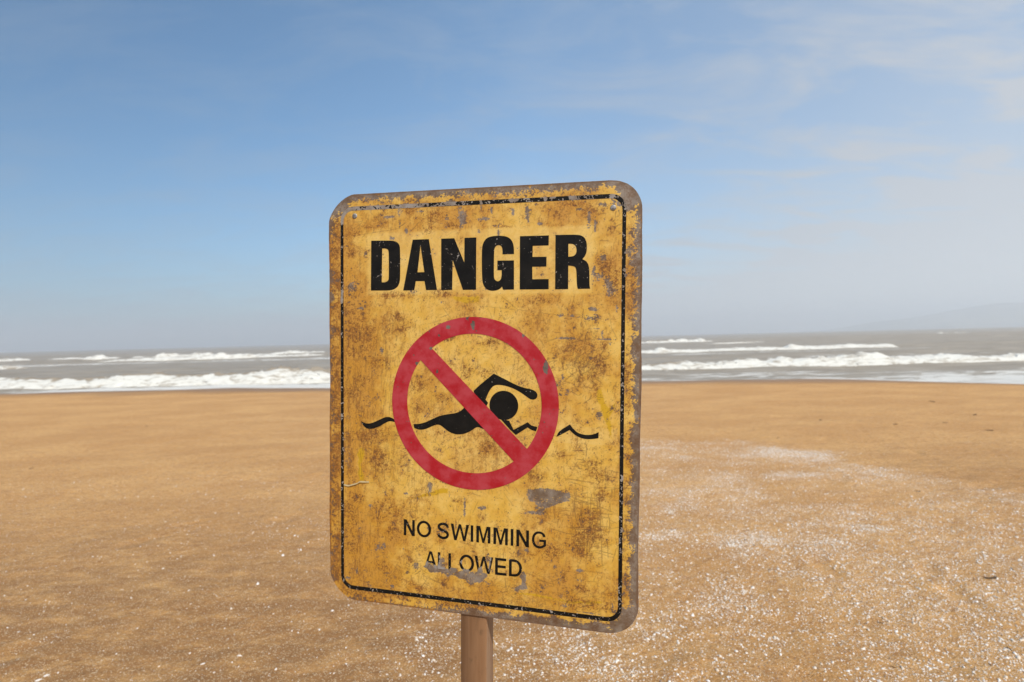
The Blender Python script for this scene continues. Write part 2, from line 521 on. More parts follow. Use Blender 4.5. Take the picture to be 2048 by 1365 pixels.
BODY = [(-91.3, -32.6), (-83.8, -32.3), (-72.8, -29.3), (-62.0, -23.7), (-51.2, -18.8), (-38.9, -16.1), (-26.8, -14.1), (-19.2, -10.2), (-14.4, -4.9),
    (-4.3, 7.7), (19.6, -17.2), (13.8, -35.0), (10.8, -34.1), (5.6, -32.2), (1.9, -33.1), (-4.1, -37.7), (-11.5, -41.7), (-19.1, -44.0), (-28.2,
    -44.3), (-37.3, -41.5), (-45.0, -36.1), (-51.2, -31.7), (-57.3, -32.0), (-63.5, -34.7), (-72.8, -39.2), (-82.2, -40.8), (-90.1, -38.2)]
ARM = [(-1.6, 18.1), (7.6, 27.0), (27.4, 43.0), (44.3, 35.2), (57.3, 28.9), (70.2, 24.4), (78.8, 23.3), (85.2, 21.2), (88.3, 17.7), (89.1, 14.5),
    (87.8, 10.7), (83.9, 8.7), (78.9, 9.2), (73.9, 12.6), (66.0, 17.9), (55.9, 23.2), (44.3, 26.7), (34.1, 27.8), (28.3, 26.7), (23.9, 23.0), (19.5,
    15.7), (15.9, 6.3), (19.6, 2.1), (16.7, -3.0), (1.8, 7.9)]
HEAD_C = [(41.9, -0.6), (61.2, 0.1), (41.7, 18.5)]
WAVE_IN = [(49.7, -21.6), (56.0, -33.8), (75.6, -22.4), (80.6, -26.5), (89.1, -28.5), (87.4, -34.2), (80.6, -32.6), (75.6, -29.6), (59.2, -40.7),
    (50.5, -33.2), (37.3, -19.3)]
WAVE_R = [(117.9, -32.9), (133.4, -22.7), (136.5, -26.7), (142.0, -32.6), (148.9, -35.3), (157.1, -36.0), (165.2, -34.5), (171.6, -31.2), (171.3,
    -39.4), (163.9, -40.9), (155.7, -41.6), (147.6, -40.4), (139.3, -36.2), (133.1, -30.3), (122.8, -36.4), (115.2, -40.6)]
WAVE_L = [(-174.0, -32.1), (-165.7, -35.5), (-157.5, -34.6), (-147.7, -30.4), (-138.0, -25.5), (-131.5, -23.7), (-125.1, -24.9), (-119.5, -28.0),
    (-119.5, -31.4), (-125.1, -30.0), (-129.9, -30.4), (-134.7, -32.8), (-144.5, -38.6), (-154.3, -42.5), (-162.4, -43.2), (-167.4, -41.1), (-171.5,
    -36.8)]
BARE = [(-161, 279, 7.3, 5.2), (-114, 273, 5.1, 8.8), (-102, 281, 7.8, 3.6), (-37, 283, 9.0, 5.7), (-20, 259, 4.8, 15.7), (8, 276, 1.8, 8.5), (-127,
    265, 9.5, 2.1), (-41, 260, 3.8, 5.7), (11, 257, 8.8, 2.8), (-148, 282, 3.2, 2.7), (-81, 271, 6.2, 1.4), (-125, 234, 4.0, 2.9), (-103, 244, 2.2,
    4.4), (5, 240, 2.7, 3.5), (-166, 212, 2.9, 4.5), (-187, 164, 9.9, 9.0), (-189, 170, 4.1, 3.0), (-113, 254, 1.9, 8.8), (-204, 155, 2.0, 9.1), (54,
    281, 7.8, 2.5), (98, 280, 2.5, 3.4), (108, 281, 5.2, 1.6), (135, 280, 5.2, 3.4), (73, 261, 4.5, 12.4), (53, 263, 2.6, 9.7), (23, 267, 2.0, 8.4),
    (156, 252, 3.2, 14.8), (164, 240, 1.3, 12.1), (186, 280, 3.9, 9.3), (175, 269, 6.6, 3.3), (221, 240, 7.7, 6.6), (210, 208, 7.8, 8.0), (214, 193,
    5.2, 8.0), (163, 180, 3.3, 10.8), (170, 175, 6.7, 6.7), (182, 164, 7.9, 10.8), (186, 157, 10.5, 8.1), (143, 264, 5.4, 2.0), (90, 247, 3.5, 1.9),
    (175, 200, 4.0, 5.4), (33, 236, 1.3, 9.8), (187, 264, 2.4, 2.4), (-141, 73, 3.2, 6.0), (-205, 145, 3.0, 6.1), (-174, 134, 6.6, 2.3), (-50, 141,
    1.5, 2.9), (162, 132, 8.0, 3.0), (156, 121, 13.4, 4.8), (175, 98, 1.6, 6.8), (183, 92, 13.2, 1.2), (129, 93, 15.0, 1.9), (164, 106, 8.0, 0.8),
    (193, 132, 2.6, 4.0), (119, 124, 3.4, 2.8), (185, 86, 2.4, 2.7), (172, -8, 4.0, 5.5), (123, 41, 1.9, 5.5), (135, 123, 2.7, 1.9), (-66, -122, 3.4,
    10.4), (-14, -149, 2.4, 13.1), (-103, -134, 5.6, 2.2), (-37, -135, 0.9, 7.3), (8, -146, 8.9, 2.9), (-159, -156, 3.3, 4.6), (-107, -215, 1.6, 3.0),
    (-68, -182, 2.2, 5.9), (90, -119, 14.1, 5.6), (110, -121, 18.1, 6.3), (126, -122, 8.3, 8.4), (110, -135, 15.3, 4.9), (87, -145, 15.6, 2.5), (96,
    -144, 8.5, 3.5), (14, -145, 4.5, 2.0), (75, -199, 4.3, 4.3), (22, -221, 1.8, 8.7), (-69, -240, 5.9, 5.2), (-65, -243, 10.9, 4.2), (-49, -242,
    13.9, 4.4), (-47, -224, 4.9, 8.9), (-30, -238, 6.1, 4.4), (-15, -241, 12.1, 6.6), (-3, -246, 12.0, 8.8), (7, -249, 9.0, 8.8), (10, -237, 5.2,
    5.8), (21, -214, 4.4, 8.7), (-88, -240, 5.5, 6.0), (-181, -257, 2.7, 5.9), (-196, -267, 4.2, 3.1), (-54, -254, 2.2, 7.4), (-124, -272, 3.2, 2.1),
    (21, -250, 11.8, 1.7), (-101, -250, 2.2, 3.0), (-17, -225, 3.0, 2.9), (72, -237, 3.7, 10.0), (71, -253, 7.9, 3.7), (46, -254, 23.2, 2.0), (27,
    -251, 20.6, 1.5), (58, -247, 2.0, 2.9), (22, -222, 2.1, 10.1), (148, -219, 5.5, 2.8), (147, -233, 4.1, 2.0), (129, -270, 5.6, 2.8), (192, -265,
    1.9, 6.9), (159, -276, 16.3, 1.4)]
RUST = [(-60, 265, 16.8, 8.6), (-161, 252, 11.3, 2.7), (-190, 214, 6.6, 6.0), (-185, 243, 13.1, 2.7), (-70, 248, 7.7, 8.7), (-169, 289, 2.9, 2.7),
    (-215, 240, 5.0, 9.0), (-219, 220, 6.7, 15.1), (-32, 250, 9.0, 5.7), (-98, 273, 6.3, 5.8), (-22, 235, 3.7, 8.6), (-164, 214, 4.1, 6.0), (-185,
    161, 14.8, 10.5), (-125, 152, 23.8, 4.4), (-47, 155, 15.2, 4.3), (-98, 289, 6.3, 4.4), (115, 258, 8.2, 5.5), (158, 262, 10.7, 8.1), (179, 186,
    10.6, 13.4), (93, 144, 20.9, 4.8), (188, 167, 10.5, 20.1), (131, 271, 16.3, 3.4), (111, 244, 4.1, 1.6), (215, 160, 7.8, 26.6), (186, 248, 2.4,
    2.4), (186, 236, 4.0, 4.0), (46, 245, 8.6, 1.4), (-194, 131, 16.5, 9.1), (-174, 97, 22.9, 28.6), (-144, 55, 11.3, 9.0), (-194, 10, 16.6, 9.1),
    (-148, -47, 19.4, 7.5), (-84, 23, 10.9, 10.3), (-85, -10, 7.8, 5.2), (-112, 122, 9.5, 6.6), (19, 87, 11.7, 3.6), (-48, 6, 9.2, 5.8), (-13, 46,
    7.5, 8.6), (-109, 105, 9.5, 7.4), (-171, 26, 13.1, 9.1), (-190, 74, 9.9, 15.1), (-36, 91, 7.6, 4.3), (-219, 9, 6.8, 38.3), (-215, 101, 5.0, 18.3),
    (140, 80, 14.9, 11.0), (170, 63, 6.7, 8.2), (136, 64, 5.5, 3.4), (167, 27, 3.4, 5.5), (18, 85, 11.7, 4.3), (163, 44, 6.7, 6.8), (176, 56, 6.7,
    10.9), (149, 57, 8.1, 8.2), (130, 77, 6.9, 6.9), (16, 43, 8.8, 5.7), (147, 40, 4.1, 8.2), (209, 48, 3.9, 20.2), (209, 3, 3.3, 10.8), (177, 83,
    5.3, 5.4), (-141, -88, 22.6, 13.6), (-182, -146, 10.0, 6.9), (-194, -184, 11.7, 27.7), (-123, -191, 11.3, 13.6), (-125, -157, 22.4, 10.6), (-166,
    -54, 32.6, 7.6), (-191, -214, 10.0, 12.3), (-141, -172, 9.7, 7.6), (-219, -155, 4.3, 31.0), (-23, -138, 7.6, 2.9), (-54, -44, 4.6, 2.9), (-49,
    -199, 4.6, 3.7), (20, -64, 5.9, 5.7), (21, -60, 8.8, 7.2), (120, -65, 8.3, 4.2), (171, -90, 14.7, 9.6), (177, -116, 9.4, 8.2), (157, -167, 17.6,
    22.2), (152, -192, 10.9, 8.3), (165, -145, 10.8, 6.9), (87, -96, 11.3, 7.1), (164, -74, 8.1, 5.5), (210, -98, 3.9, 4.1), (211, -67, 3.9, 8.1),
    (110, -198, 14.0, 8.5), (12, -159, 4.5, 4.3), (81, -78, 7.1, 3.5), (-138, -245, 11.4, 6.8), (-94, -263, 5.6, 3.8), (-44, -260, 5.4, 3.7), (-80,
    -271, 7.9, 3.7), (-193, -223, 10.1, 6.2), (-93, -231, 6.3, 3.0), (-32, -287, 9.2, 4.4), (-15, -291, 12.1, 5.9), (-141, -285, 32.4, 4.6), (-191,
    -287, 16.7, 6.2), (8, -288, 13.4, 7.3), (152, -265, 21.8, 6.3), (185, -267, 9.4, 6.2), (127, -232, 3.5, 11.2), (133, -216, 4.2, 5.6), (210, -226,
    4.0, 9.6), (24, -293, 29.4, 5.8), (97, -291, 21.2, 4.3), (185, -288, 10.7, 4.2), (152, -244, 8.2, 4.2), (145, -184, 11.0, 8.4)]
CHIPS = [(-3, 110, 3.3, 5.6), (-39, 107, 3.0, 2.9), (-11, 120, 2.5, 3.2), (-65, 77, 2.6, 2.5), (-86, 55, 2.3, 2.5), (-55, 44, 2.3, 2.9), (-67, 101,
    2.0, 1.9), (70, 99, 3.0, 4.4), (100, 53, 3.3, 9.5), (2, 102, 1.5, 1.4), (-53, 95, 1.6, 1.9), (44, 116, 1.6, 1.9)]
OCHRE = [[(56, -260), (72, -260), (89, -259), (111, -261), (128, -263), (152, -261), (178, -258), (180, -260), (159, -264), (133, -266), (116, -263),
    (97, -263), (71, -262)], [(-98, -141), (-77, -133), (-45, -122), (-39, -123), (-39, -129), (-73, -136)], [(-181, -82), (-176, -73), (-169, -72),
    (-170, -84), (-175, -98), (-169, -112), (-169, -121), (-177, -121), (-179, -106)], [(169, 27), (174, 25), (179, 10), (184, 1), (194, 9), (192, 0),
    (186, -10), (188, -41), (177, -9), (170, 10)], [(-35, 149), (7, 150), (5, 142), (-14, 141), (-27, 144)]]
SCRAPED = [[(-76, -238), (-71, -230), (-65, -231), (-57, -234), (-54, -238), (-51, -223), (-42, -220), (-40, -235), (-34, -239), (-26, -233), (-23, -239), (-8, -239),
            (6, -236), (10, -228), (15, -233), (21, -241), (10, -253), (-3, -256), (-15, -251), (-26, -251), (-32, -246), (-38, -248), (-52, -245), (-69, -248)],
           [(73, -116), (90, -113), (135, -113), (135, -127), (118, -133), (101, -139), (99, -148), (61, -149), (79, -144), (95, -142), (90, -135), (77, -130)],
           [(65, -232), (73, -230), (76, -242), (78, -255), (65, -257), (39, -255), (9, -250), (3, -249), (9, -247), (39, -252), (63, -252), (68, -245)]]
SIGN_R = Matrix(((0.97673, 0.006263, -0.214383), (-0.011248, 0.999694, -0.02204), (0.214179, 0.023939, 0.976501)))
SIGN_T = Vector((-0.05222, -0.08778, -0.71594))
plate_w = CAM_M @ (Matrix.Translation(SIGN_T) @ SIGN_R.to_4x4())
POST_X, POST_D, PLATE_T = -0.00075, 0.040, 0.0022
# follow the post from the plate's centre down to the sand
p0 = plate_w @ Vector((POST_X, 0, -PLATE_T - POST_D / 2))
down = -(plate_w.to_3x3() @ Vector((0, 1, 0))).normalized()
gz = float(sand_z(p0.x, p0.y))
LEN = (p0.z - gz) / -down.z
base = p0 + down * LEN
sign = bpy.data.objects.new("warning_sign", None)
COL.objects.link(sign)
rot3 = plate_w.to_3x3().normalized()
sign.matrix_world = Matrix.Translation(base) @ rot3.to_4x4()
tag(sign, "rusty yellow danger no swimming sign on a brown wooden post", "sign")
OFF = Vector((-POST_X, LEN, PLATE_T + POST_D / 2))    # plate centre in the sign's own frame


def place(xy, z=0.0):
    """plate millimetres -> sign frame metres"""
    xy = np.asarray(xy, float)
    return np.stack([xy[:, 0] / 1000 + OFF.x, xy[:, 1] / 1000 + OFF.y, np.full(len(xy), z / 1000 + OFF.z)], 1)


# wear maps on a 0.5 mm raster over the plate: bare metal, rust, grime, scratches, chips in the lettering
rng = np.random.default_rng(5)
RES = 0.5
NX, NY = int(470 / RES), int(620 / RES)
mx = (np.arange(NX) - NX / 2) * RES
my = (np.arange(NY) - NY / 2) * RES
MX, MY = np.meshgrid(mx, my)


def field(beta, seed, sx=1.0, sy=1.0, kmin=0.0):
    """random field with unit variance; sx, sy > 1 draw it out in x or y"""
    g = np.random.default_rng(seed).standard_normal((NY, NX))
    ky = np.fft.fftfreq(NY, RES)[:, None] * sy
    kx = np.fft.rfftfreq(NX, RES)[None, :] * sx
    k = np.sqrt(kx ** 2 + ky ** 2)
    amp = np.where(k > kmin, np.maximum(k, 1e-4) ** (-beta / 2), 0)
    amp[0, 0] = 0
    f_ = np.fft.irfft2(np.fft.rfft2(g) * amp, (NY, NX))
    return f_ / f_.std()


def blob(lst, pw=2.0, soft=1.0):
    out = np.zeros((NY, NX))
    for (x, y, a, b) in lst:
        i0, i1 = np.searchsorted(mx, [x - 4 * a * soft, x + 4 * a * soft])
        j0, j1 = np.searchsorted(my, [y - 4 * b * soft, y + 4 * b * soft])
        w_ = (slice(j0, j1), slice(i0, i1))
        out[w_] = np.maximum(out[w_], np.exp(-0.7 * ((np.abs(MX[w_] - x) / (a * soft)) ** pw + (np.abs(MY[w_] - y) / (b * soft)) ** pw)))
    return out


def in_poly(px, py, poly):
    inside = np.zeros(px.shape, bool)
    q = poly[-1]
    for p in poly:
        c = ((p[1] > py) != (q[1] > py))
        with np.errstate(divide='ignore', invalid='ignore'):
            xx = (q[0] - p[0]) * (py - p[1]) / ((q[1] - p[1]) if q[1] != p[1] else 1e-9) + p[0]
        inside ^= c & (px < xx)
        q = p
    return inside


f_big = field(3.2, 1, kmin=1 / 260)
f_mid = field(2.4, 2, kmin=1 / 60)
f_fine = field(1.3, 3, kmin=1 / 14)
f_vert = field(2.0, 4, sx=1.0, sy=6.0, kmin=1 / 30)      # vertical streaks
f_hor = field(2.0, 6, sx=5.0, sy=1.0, kmin=1 / 30)
f_big2 = field(3.0, 7, kmin=1 / 200)

def blur(m, sx, sy, dy=0.0):
    ky = np.fft.fftfreq(NY, RES)[:, None]
    kx = np.fft.rfftfreq(NX, RES)[None, :]
    g = np.exp(-2 * (math.pi ** 2) * ((kx * sx) ** 2 + (ky * sy) ** 2)) * np.exp(2j * math.pi * ky * dy)
    return np.fft.irfft2(np.fft.rfft2(m) * g, (NY, NX))


# bare metal
edge = np.minimum(np.minimum(MX + 225, 225 - MX), np.minimum(MY + 300, 300 - MY))     # mm in from the plate's rim
out_l, out_r = smooth01(-197, -212, MX), smooth01(199, 210, MX)
out_t, out_b = smooth01(277, 286, MY), smooth01(-279, -286, MY)
e = 0.25 + 0.95 * (1 - smooth01(2, 17, edge))
lean = np.zeros_like(MX)
lean = np.maximum(lean, out_l * (0.40 + 0.35 * smooth01(200, 285, MY)))
lean = np.maximum(lean, out_r * (0.92 + 0.30 * smooth01(40, -200, MY)))
lean = np.maximum(lean, out_t * 0.95)
lean = np.maximum(lean, out_b * (0.45 + 0.65 * smooth01(-100, 60, MX)))
bare = lean * e + 0.23 * f_mid + 0.20 * f_fine - 0.14
for (cx, cy, rr) in ((-218, 292, 34), (218, 290, 42), (216, -290, 40), (-225, 150, 12)):
    bare = np.maximum(bare, 1.25 - np.hypot(MX - cx, MY - cy) / rr + 0.10 * f_mid + 0.05 * f_fine)
bare = smooth01(0.42, 0.60, bare)
SPOTS = [(x, y, a * 0.85, b * 0.85) for (x, y, a, b) in BARE if not (-160 < y < -108 and 55 < x < 140) and not (-262 < y < -215 and -80 < x < 80)]
spots = blob(SPOTS, 2.0)
bare = np.maximum(bare, smooth01(0.42, 0.62, spots * 0.86 + (0.17 * f_mid + 0.24 * f_fine) * smooth01(0.03, 0.3, spots)))
few = smooth01(2.6, 2.9, f_mid + 0.8 * f_fine + 0.35 * f_big)           # loose chips everywhere
bare = np.maximum(bare, few)
clean = smooth01(-170, -160, MX) * (1 - smooth01(158, 166, MX)) * smooth01(151, 155, MY) * (1 - smooth01(240, 246, MY))   # the DANGER decal
ringd = np.hypot(MX + 3, MY)
halo = 1 - smooth01(124, 140, ringd)

# rust and grime
rs = blob(RUST, 1.7, 1.15)
rust = rs * (0.50 + 0.20 * f_mid + 0.44 * f_fine + 0.16 * f_vert)
rust = np.clip(smooth01(0.10, 0.75, rust), 0, 1)
rim = (1 - smooth01(0, 30, edge)) * smooth01(-0.2, 1.2, f_mid + 0.6 * f_fine + 0.5 * f_big)
rust = np.maximum(rust, rim * 0.85)
rust = np.maximum(rust, np.maximum(np.maximum(out_l, 0.75 * out_r), np.maximum(0.6 * out_t, out_b)) * smooth01(-0.6, 1.1, 0.9 * f_mid + 0.7 * f_fine + 0.4 * f_big + 0.5 * out_l) * 0.95)
rust = np.maximum(rust, 0.62 * smooth01(1.45, 2.6, f_mid + 0.75 * f_fine + 0.5 * f_big2 + 0.3 * out_l) * (1 - 0.75 * clean))
leftside = 1 - smooth01(-190, -100, MX)
lower = smooth01(160, 40, MY)
rust = np.maximum(rust, 0.55 * smooth01(0.7, 2.2, f_vert + 0.6 * f_fine + 0.3 * f_big2) * (1 - 0.7 * clean))
hatch = leftside * lower * smooth01(0.2, 1.7, f_vert + 0.5 * f_fine + 0.3 * f_big)
rust = np.maximum(rust, 0.74 * hatch)
below = smooth01(-200, -290, MY)
rust = np.maximum(rust, 0.60 * below * smooth01(-0.1, 1.6, f_fine + 0.6 * f_mid + 0.4 * f_hor))
grime = np.clip(0.46 + 0.26 * f_big + 0.16 * f_big2 + 0.14 * f_mid + 0.45 * leftside * (0.3 + 0.7 * lower) + 0.25 * below + 0.25 * rs + 0.30 * np.clip(blur(rs, 9, 9), 0, 1) - 0.45 * clean - 0.12 * (ringd < 100) - 0.26 * np.exp(-((MX - 10) / 120) ** 2 - ((MY + 40) / 210) ** 2), 0, 1)
grime = np.maximum(grime, 0.8 * rim)

# scraped-off sticker patches
wobx, woby = MX + 1.6 * f_mid + 0.9 * f_fine, MY + 1.6 * f_mid + 0.9 * f_fine
for poly in SCRAPED:
    bare = np.maximum(bare, np.clip(blur(in_poly(wobx, woby, poly) * 1.0, 1.3, 1.0) * (0.74 + 0.10 * f_hor + 0.16 * f_fine), 0, 0.95))

# rust creeping out from under every chip, and running a little way down from it
creep = np.clip(1.5 * blur(bare, 2.2, 2.6) - 0.15, 0, 1) * smooth01(-0.9, 1.0, f_fine + 0.6 * f_mid)
runs = np.clip(1.3 * blur(bare, 0.9, 9.0, 9.0) - 0.10, 0, 1) * smooth01(0.0, 1.6, f_vert + 0.5 * f_fine) * (edge > 20)
rust = np.maximum(rust, 0.95 * (1 - smooth01(0.6, 3.0, edge + 0.5 * f_mid)))
rust = np.clip(np.maximum(rust, np.maximum(0.72 * creep * (1 - 0.6 * bare), 0.6 * runs)), 0, 1)

# fine dark scratches
scr = np.zeros((NY, NX))


def scratch(x, y, ang, ln, w):
    n = max(3, int(ln / (RES * 0.7)))
    t = np.linspace(0, 1, n)
    wob = np.cumsum(rng.normal(0, 0.12, n))
    px = x + (t - 0.5) * ln * math.cos(ang) - wob * math.sin(ang) * 0.5
    py = y + (t - 0.5) * ln * math.sin(ang) + wob * math.cos(ang) * 0.5
    ix = np.round((px - mx[0]) / RES).astype(int)
    iy = np.round((py - my[0]) / RES).astype(int)
    ok = (ix > 0) & (ix < NX - 1) & (iy > 0) & (iy < NY - 1)
    ix, iy, tt = ix[ok], iy[ok], t[ok]
    v = w * np.minimum(1, np.minimum(tt, 1 - tt) * 6)
    scr[iy, ix] = np.maximum(scr[iy, ix], v)
    wide = rng.random() < 0.6
    if wide:
        scr[iy, ix + 1] = np.maximum(scr[iy, ix + 1], v * 0.8)
        scr[iy + 1, ix] = np.maximum(scr[iy + 1, ix], v * 0.8)


for _ in range(1300):       # light random marks
    scratch(rng.uniform(-200, 195), rng.uniform(-275, 275), rng.choice([0.1, 0.5, 1.57, 1.57, 2.4]) + rng.normal(0, 0.35), rng.gamma(2, 4), rng.uniform(0.25, 0.75))
for _ in range(520):       # vertical hatching, left half
    scratch(rng.normal(-155, 32), rng.uniform(-120, 110), 1.57 + rng.normal(0, 0.08), rng.gamma(2, 6), rng.uniform(0.2, 0.65))
for _ in range(230):       # cross-hatching, lower right
    scratch(rng.normal(160, 24), rng.normal(-150, 45), rng.choice([0.0, 1.57]) + rng.normal(0, 0.18), rng.gamma(2.2, 8), rng.uniform(0.35, 0.9))
for _ in range(420):       # scribbled rust right of the ring
    scratch(rng.normal(150, 16), rng.normal(62, 26), rng.uniform(0, 3.14), rng.gamma(2, 3), rng.uniform(0.4, 0.95))
for _ in range(240):       # bottom strip
    scratch(rng.uniform(-120, 195), rng.normal(-258, 14), rng.normal(0.0, 0.6), rng.gamma(2, 5), rng.uniform(0.3, 0.8))
for _ in range(260):       # inside the ring
    a_ = rng.uniform(0, 6.28)
    q_ = 95 * math.sqrt(rng.random())
    scratch(-3 + q_ * math.cos(a_), q_ * math.sin(a_), rng.uniform(0, 3.14), rng.gamma(2, 3), rng.uniform(0.2, 0.7))
for _ in range(60):        # long diagonal lines over the letters
    scratch(rng.uniform(20, 120), rng.uniform(160, 225), 0.42 + rng.normal(0, 0.06), rng.gamma(3, 7), rng.uniform(0.2, 0.5))
for x_, y_, a_, l_ in ((90, 127, -0.12, 190), (-40, 125, -0.9, 30), (175, -160, 1.62, 120), (160, -165, 1.5, 110), (150, -170, 0.02, 80),
                       (165, -130, -0.3, 70), (-130, -262, 0.85, 60), (70, 80, -0.9, 26), (-150, 243, 0.12, 90), (120, -12, -0.75, 40)):
    scratch(x_, y_, a_, l_, 0.75)
pits = smooth01(1.7, 2.35, f_fine + 0.45 * f_mid + 0.75 * rs)
scr = np.clip(np.maximum(scr, 0.8 * pits) * (1 - 0.55 * clean), 0, 1)

# old film: pale and ochre scraps left by stickers
ochre = np.zeros((NY, NX))
for poly in OCHRE:
    ochre = np.maximum(ochre, in_poly(MX + 0.8 * f_mid, MY + 0.8 * f_mid, poly) * 0.9)
pale = 0.55 * clean * (0.6 + 0.25 * f_mid) + 0.35 * halo * smooth01(0.0, 1.6, f_big2 + 0.4 * f_mid)
tri = in_poly(MX, MY, [(108, 40), (150, -25), (196, -25), (196, -48), (118, -48)])
pale = np.maximum(pale, 0.35 * tri)
pale = np.maximum(pale, 0.5 * smooth01(1.2, 2.4, f_big + 0.5 * f_big2))
pale = np.maximum(pale, 0.55 * np.exp(-((MX - 15) / 100) ** 2 - ((MY + 60) / 170) ** 2) * smooth01(-1.2, 1.0, f_big2 + 0.4 * f_mid))
pale = np.clip(pale, 0, 1)

# chips through the lettering
keep_scr = scr
scr = np.zeros((NY, NX))
for _ in range(150):
    scratch(rng.uniform(-160, 160), rng.uniform(158, 233), rng.choice([1.5, 1.5, 0.4, -0.6]) + rng.normal(0, 0.3), rng.gamma(2, 4), rng.uniform(0.35, 0.75))
scratch(33, 233, 1.25, 34, 1.0)
for _ in range(60):
    a_ = rng.uniform(0, 6.28)
    scratch(-3 + 110 * math.cos(a_), 110 * math.sin(a_), rng.uniform(0, 3.14), rng.gamma(2, 4), rng.uniform(0.2, 0.42))
hair, scr = scr, keep_scr
chipf = field(1.6, 9, kmin=1 / 20)
chip = np.maximum(smooth01(2.15, 2.6, chipf + 0.4 * f_mid), smooth01(0.42, 0.6, blob(CHIPS, 2.0) + 0.16 * f_fine * smooth01(0.05, 0.3, blob(CHIPS, 2.0))))
line_chip = smooth01(0.42, 0.58, blob([b_ for b_ in BARE if b_[1] > 262 or b_[1] < -200 or b_[0] < -195], 2.6) + 0.20 * f_fine + 0.06 * f_mid)
low_chip = np.maximum(smooth01(0.45, 0.6, blob([b_ for b_ in BARE if b_[1] < -195], 2.2) + 0.16 * f_fine), in_poly(wobx, woby, SCRAPED[0]) * 1.0)
top_border = smooth01(0.95, 1.3, chipf + 0.5 * f_mid + 1.4 * smooth01(40, -150, MX) * smooth01(250, 270, MY) + 0.35 * smooth01(250, 270, MY))
chip = np.maximum(chip, hair)
line_chip = np.maximum(line_chip, 1.15 - np.hypot(MX + 203, MY - 276) / 17 + 0.08 * f_mid)
MAPS = dict(bare=bare, rust=rust, grime=grime, scratch=scr, ochre=ochre, pale=pale, chip=chip,
            line_chip=np.maximum(np.maximum(line_chip, chip), top_border), low_chip=np.maximum(low_chip, chip))


def sample(m, xy):
    fx = np.clip((xy[:, 0] - mx[0]) / RES, 0, NX - 1.001)
    fy = np.clip((xy[:, 1] - my[0]) / RES, 0, NY - 1.001)
    ix, iy = fx.astype(int), fy.astype(int)
    fx, fy = fx - ix, fy - iy
    return (m[iy, ix] * (1 - fx) + m[iy, ix + 1] * fx) * (1 - fy) + (m[iy + 1, ix] * (1 - fx) + m[iy + 1, ix + 1] * fx) * fy


# painted sheet-metal plate
pt = NT("weathered_yellow_paint")
Pm = pt.coord()
n1 = pt.noise(Pm, 380, 4, 0.65)
n2 = pt.noise(Pm, 60, 5, 0.6)
yel = pt.mix(pt.step(n2, 0.35, 0.68), (0.70, 0.40, 0.062), (0.78, 0.49, 0.115))
yel = pt.mix(pt.math('MULTIPLY', pt.attr("pale"), 0.6), yel, (0.84, 0.62, 0.25))
yel = pt.mix(pt.math('MULTIPLY', pt.attr("grime"), 0.80), yel, (0.52, 0.225, 0.022))
yel = pt.mix(pt.attr("ochre"), yel, (0.60, 0.34, 0.012))
rcol = pt.mix(pt.step(n1, 0.35, 0.65), (0.125, 0.042, 0.009), (0.33, 0.120, 0.018))
colp = pt.mix(pt.math('MULTIPLY', pt.attr("rust"), 0.93), yel, rcol)
metal = pt.mix(pt.step(n2, 0.35, 0.65), (0.185, 0.125, 0.080), (0.305, 0.245, 0.190))
metal = pt.mix(pt.math('MULTIPLY', pt.attr("rust"), 0.8), metal, (0.165, 0.078, 0.032))
brk = pt.step(pt.math('ADD', pt.attr("bare"), pt.math('MULTIPLY', pt.math('SUBTRACT', n1, 0.5), 0.5)), 0.40, 0.58)
colp = pt.mix(brk, colp, metal)
colp = pt.mix(pt.math('MULTIPLY', pt.attr("scratch"), 0.80), colp, (0.105, 0.050, 0.022))
hgt = pt.math('SUBTRACT', pt.math('MULTIPLY', n2, 0.25), pt.math('ADD', brk, pt.math('MULTIPLY', pt.attr("scratch"), 0.7)))
nrm = pt.bump(hgt, 0.35, 0.0004)
nrm = pt.bump(pt.noise(Pm, 14, 3, 0.5), 0.25, 0.004, nrm)
rgh = pt.math('ADD', pt.step(n2, 0.3, 0.7, 0.34, 0.5), pt.math('MULTIPLY', pt.attr("rust"), 0.35))
plate_mat = pt.done(colp, rgh, nrm, pt.math('MULTIPLY', brk, 0.15), 0.42)

rim_m = NT("rusted_metal_edge")
rn = rim_m.noise(rim_m.coord(), 120, 5, 0.6)
rim_mat = rim_m.done(rim_m.mix(rim_m.step(rn, 0.4, 0.6), (0.13, 0.075, 0.045), (0.30, 0.26, 0.23)), 0.6, None, 0.2)


def half_width(y, side):
    """plate half width at height y, corners rounded (the left ones more cut away)"""
    out = np.full(y.shape, 225.0)
    for top in (1, -1):
        r_, p_ = {(-1, 1): (40, 1.62), (-1, -1): (40, 1.62), (1, 1): (42, 2.1), (1, -1): (42, 2.1)}[(side, top)]
        d = np.clip((top * y - (300 - r_)) / r_, 0, 1)
        out -= r_ * (1 - (1 - d ** p_) ** (1 / p_))
    return out


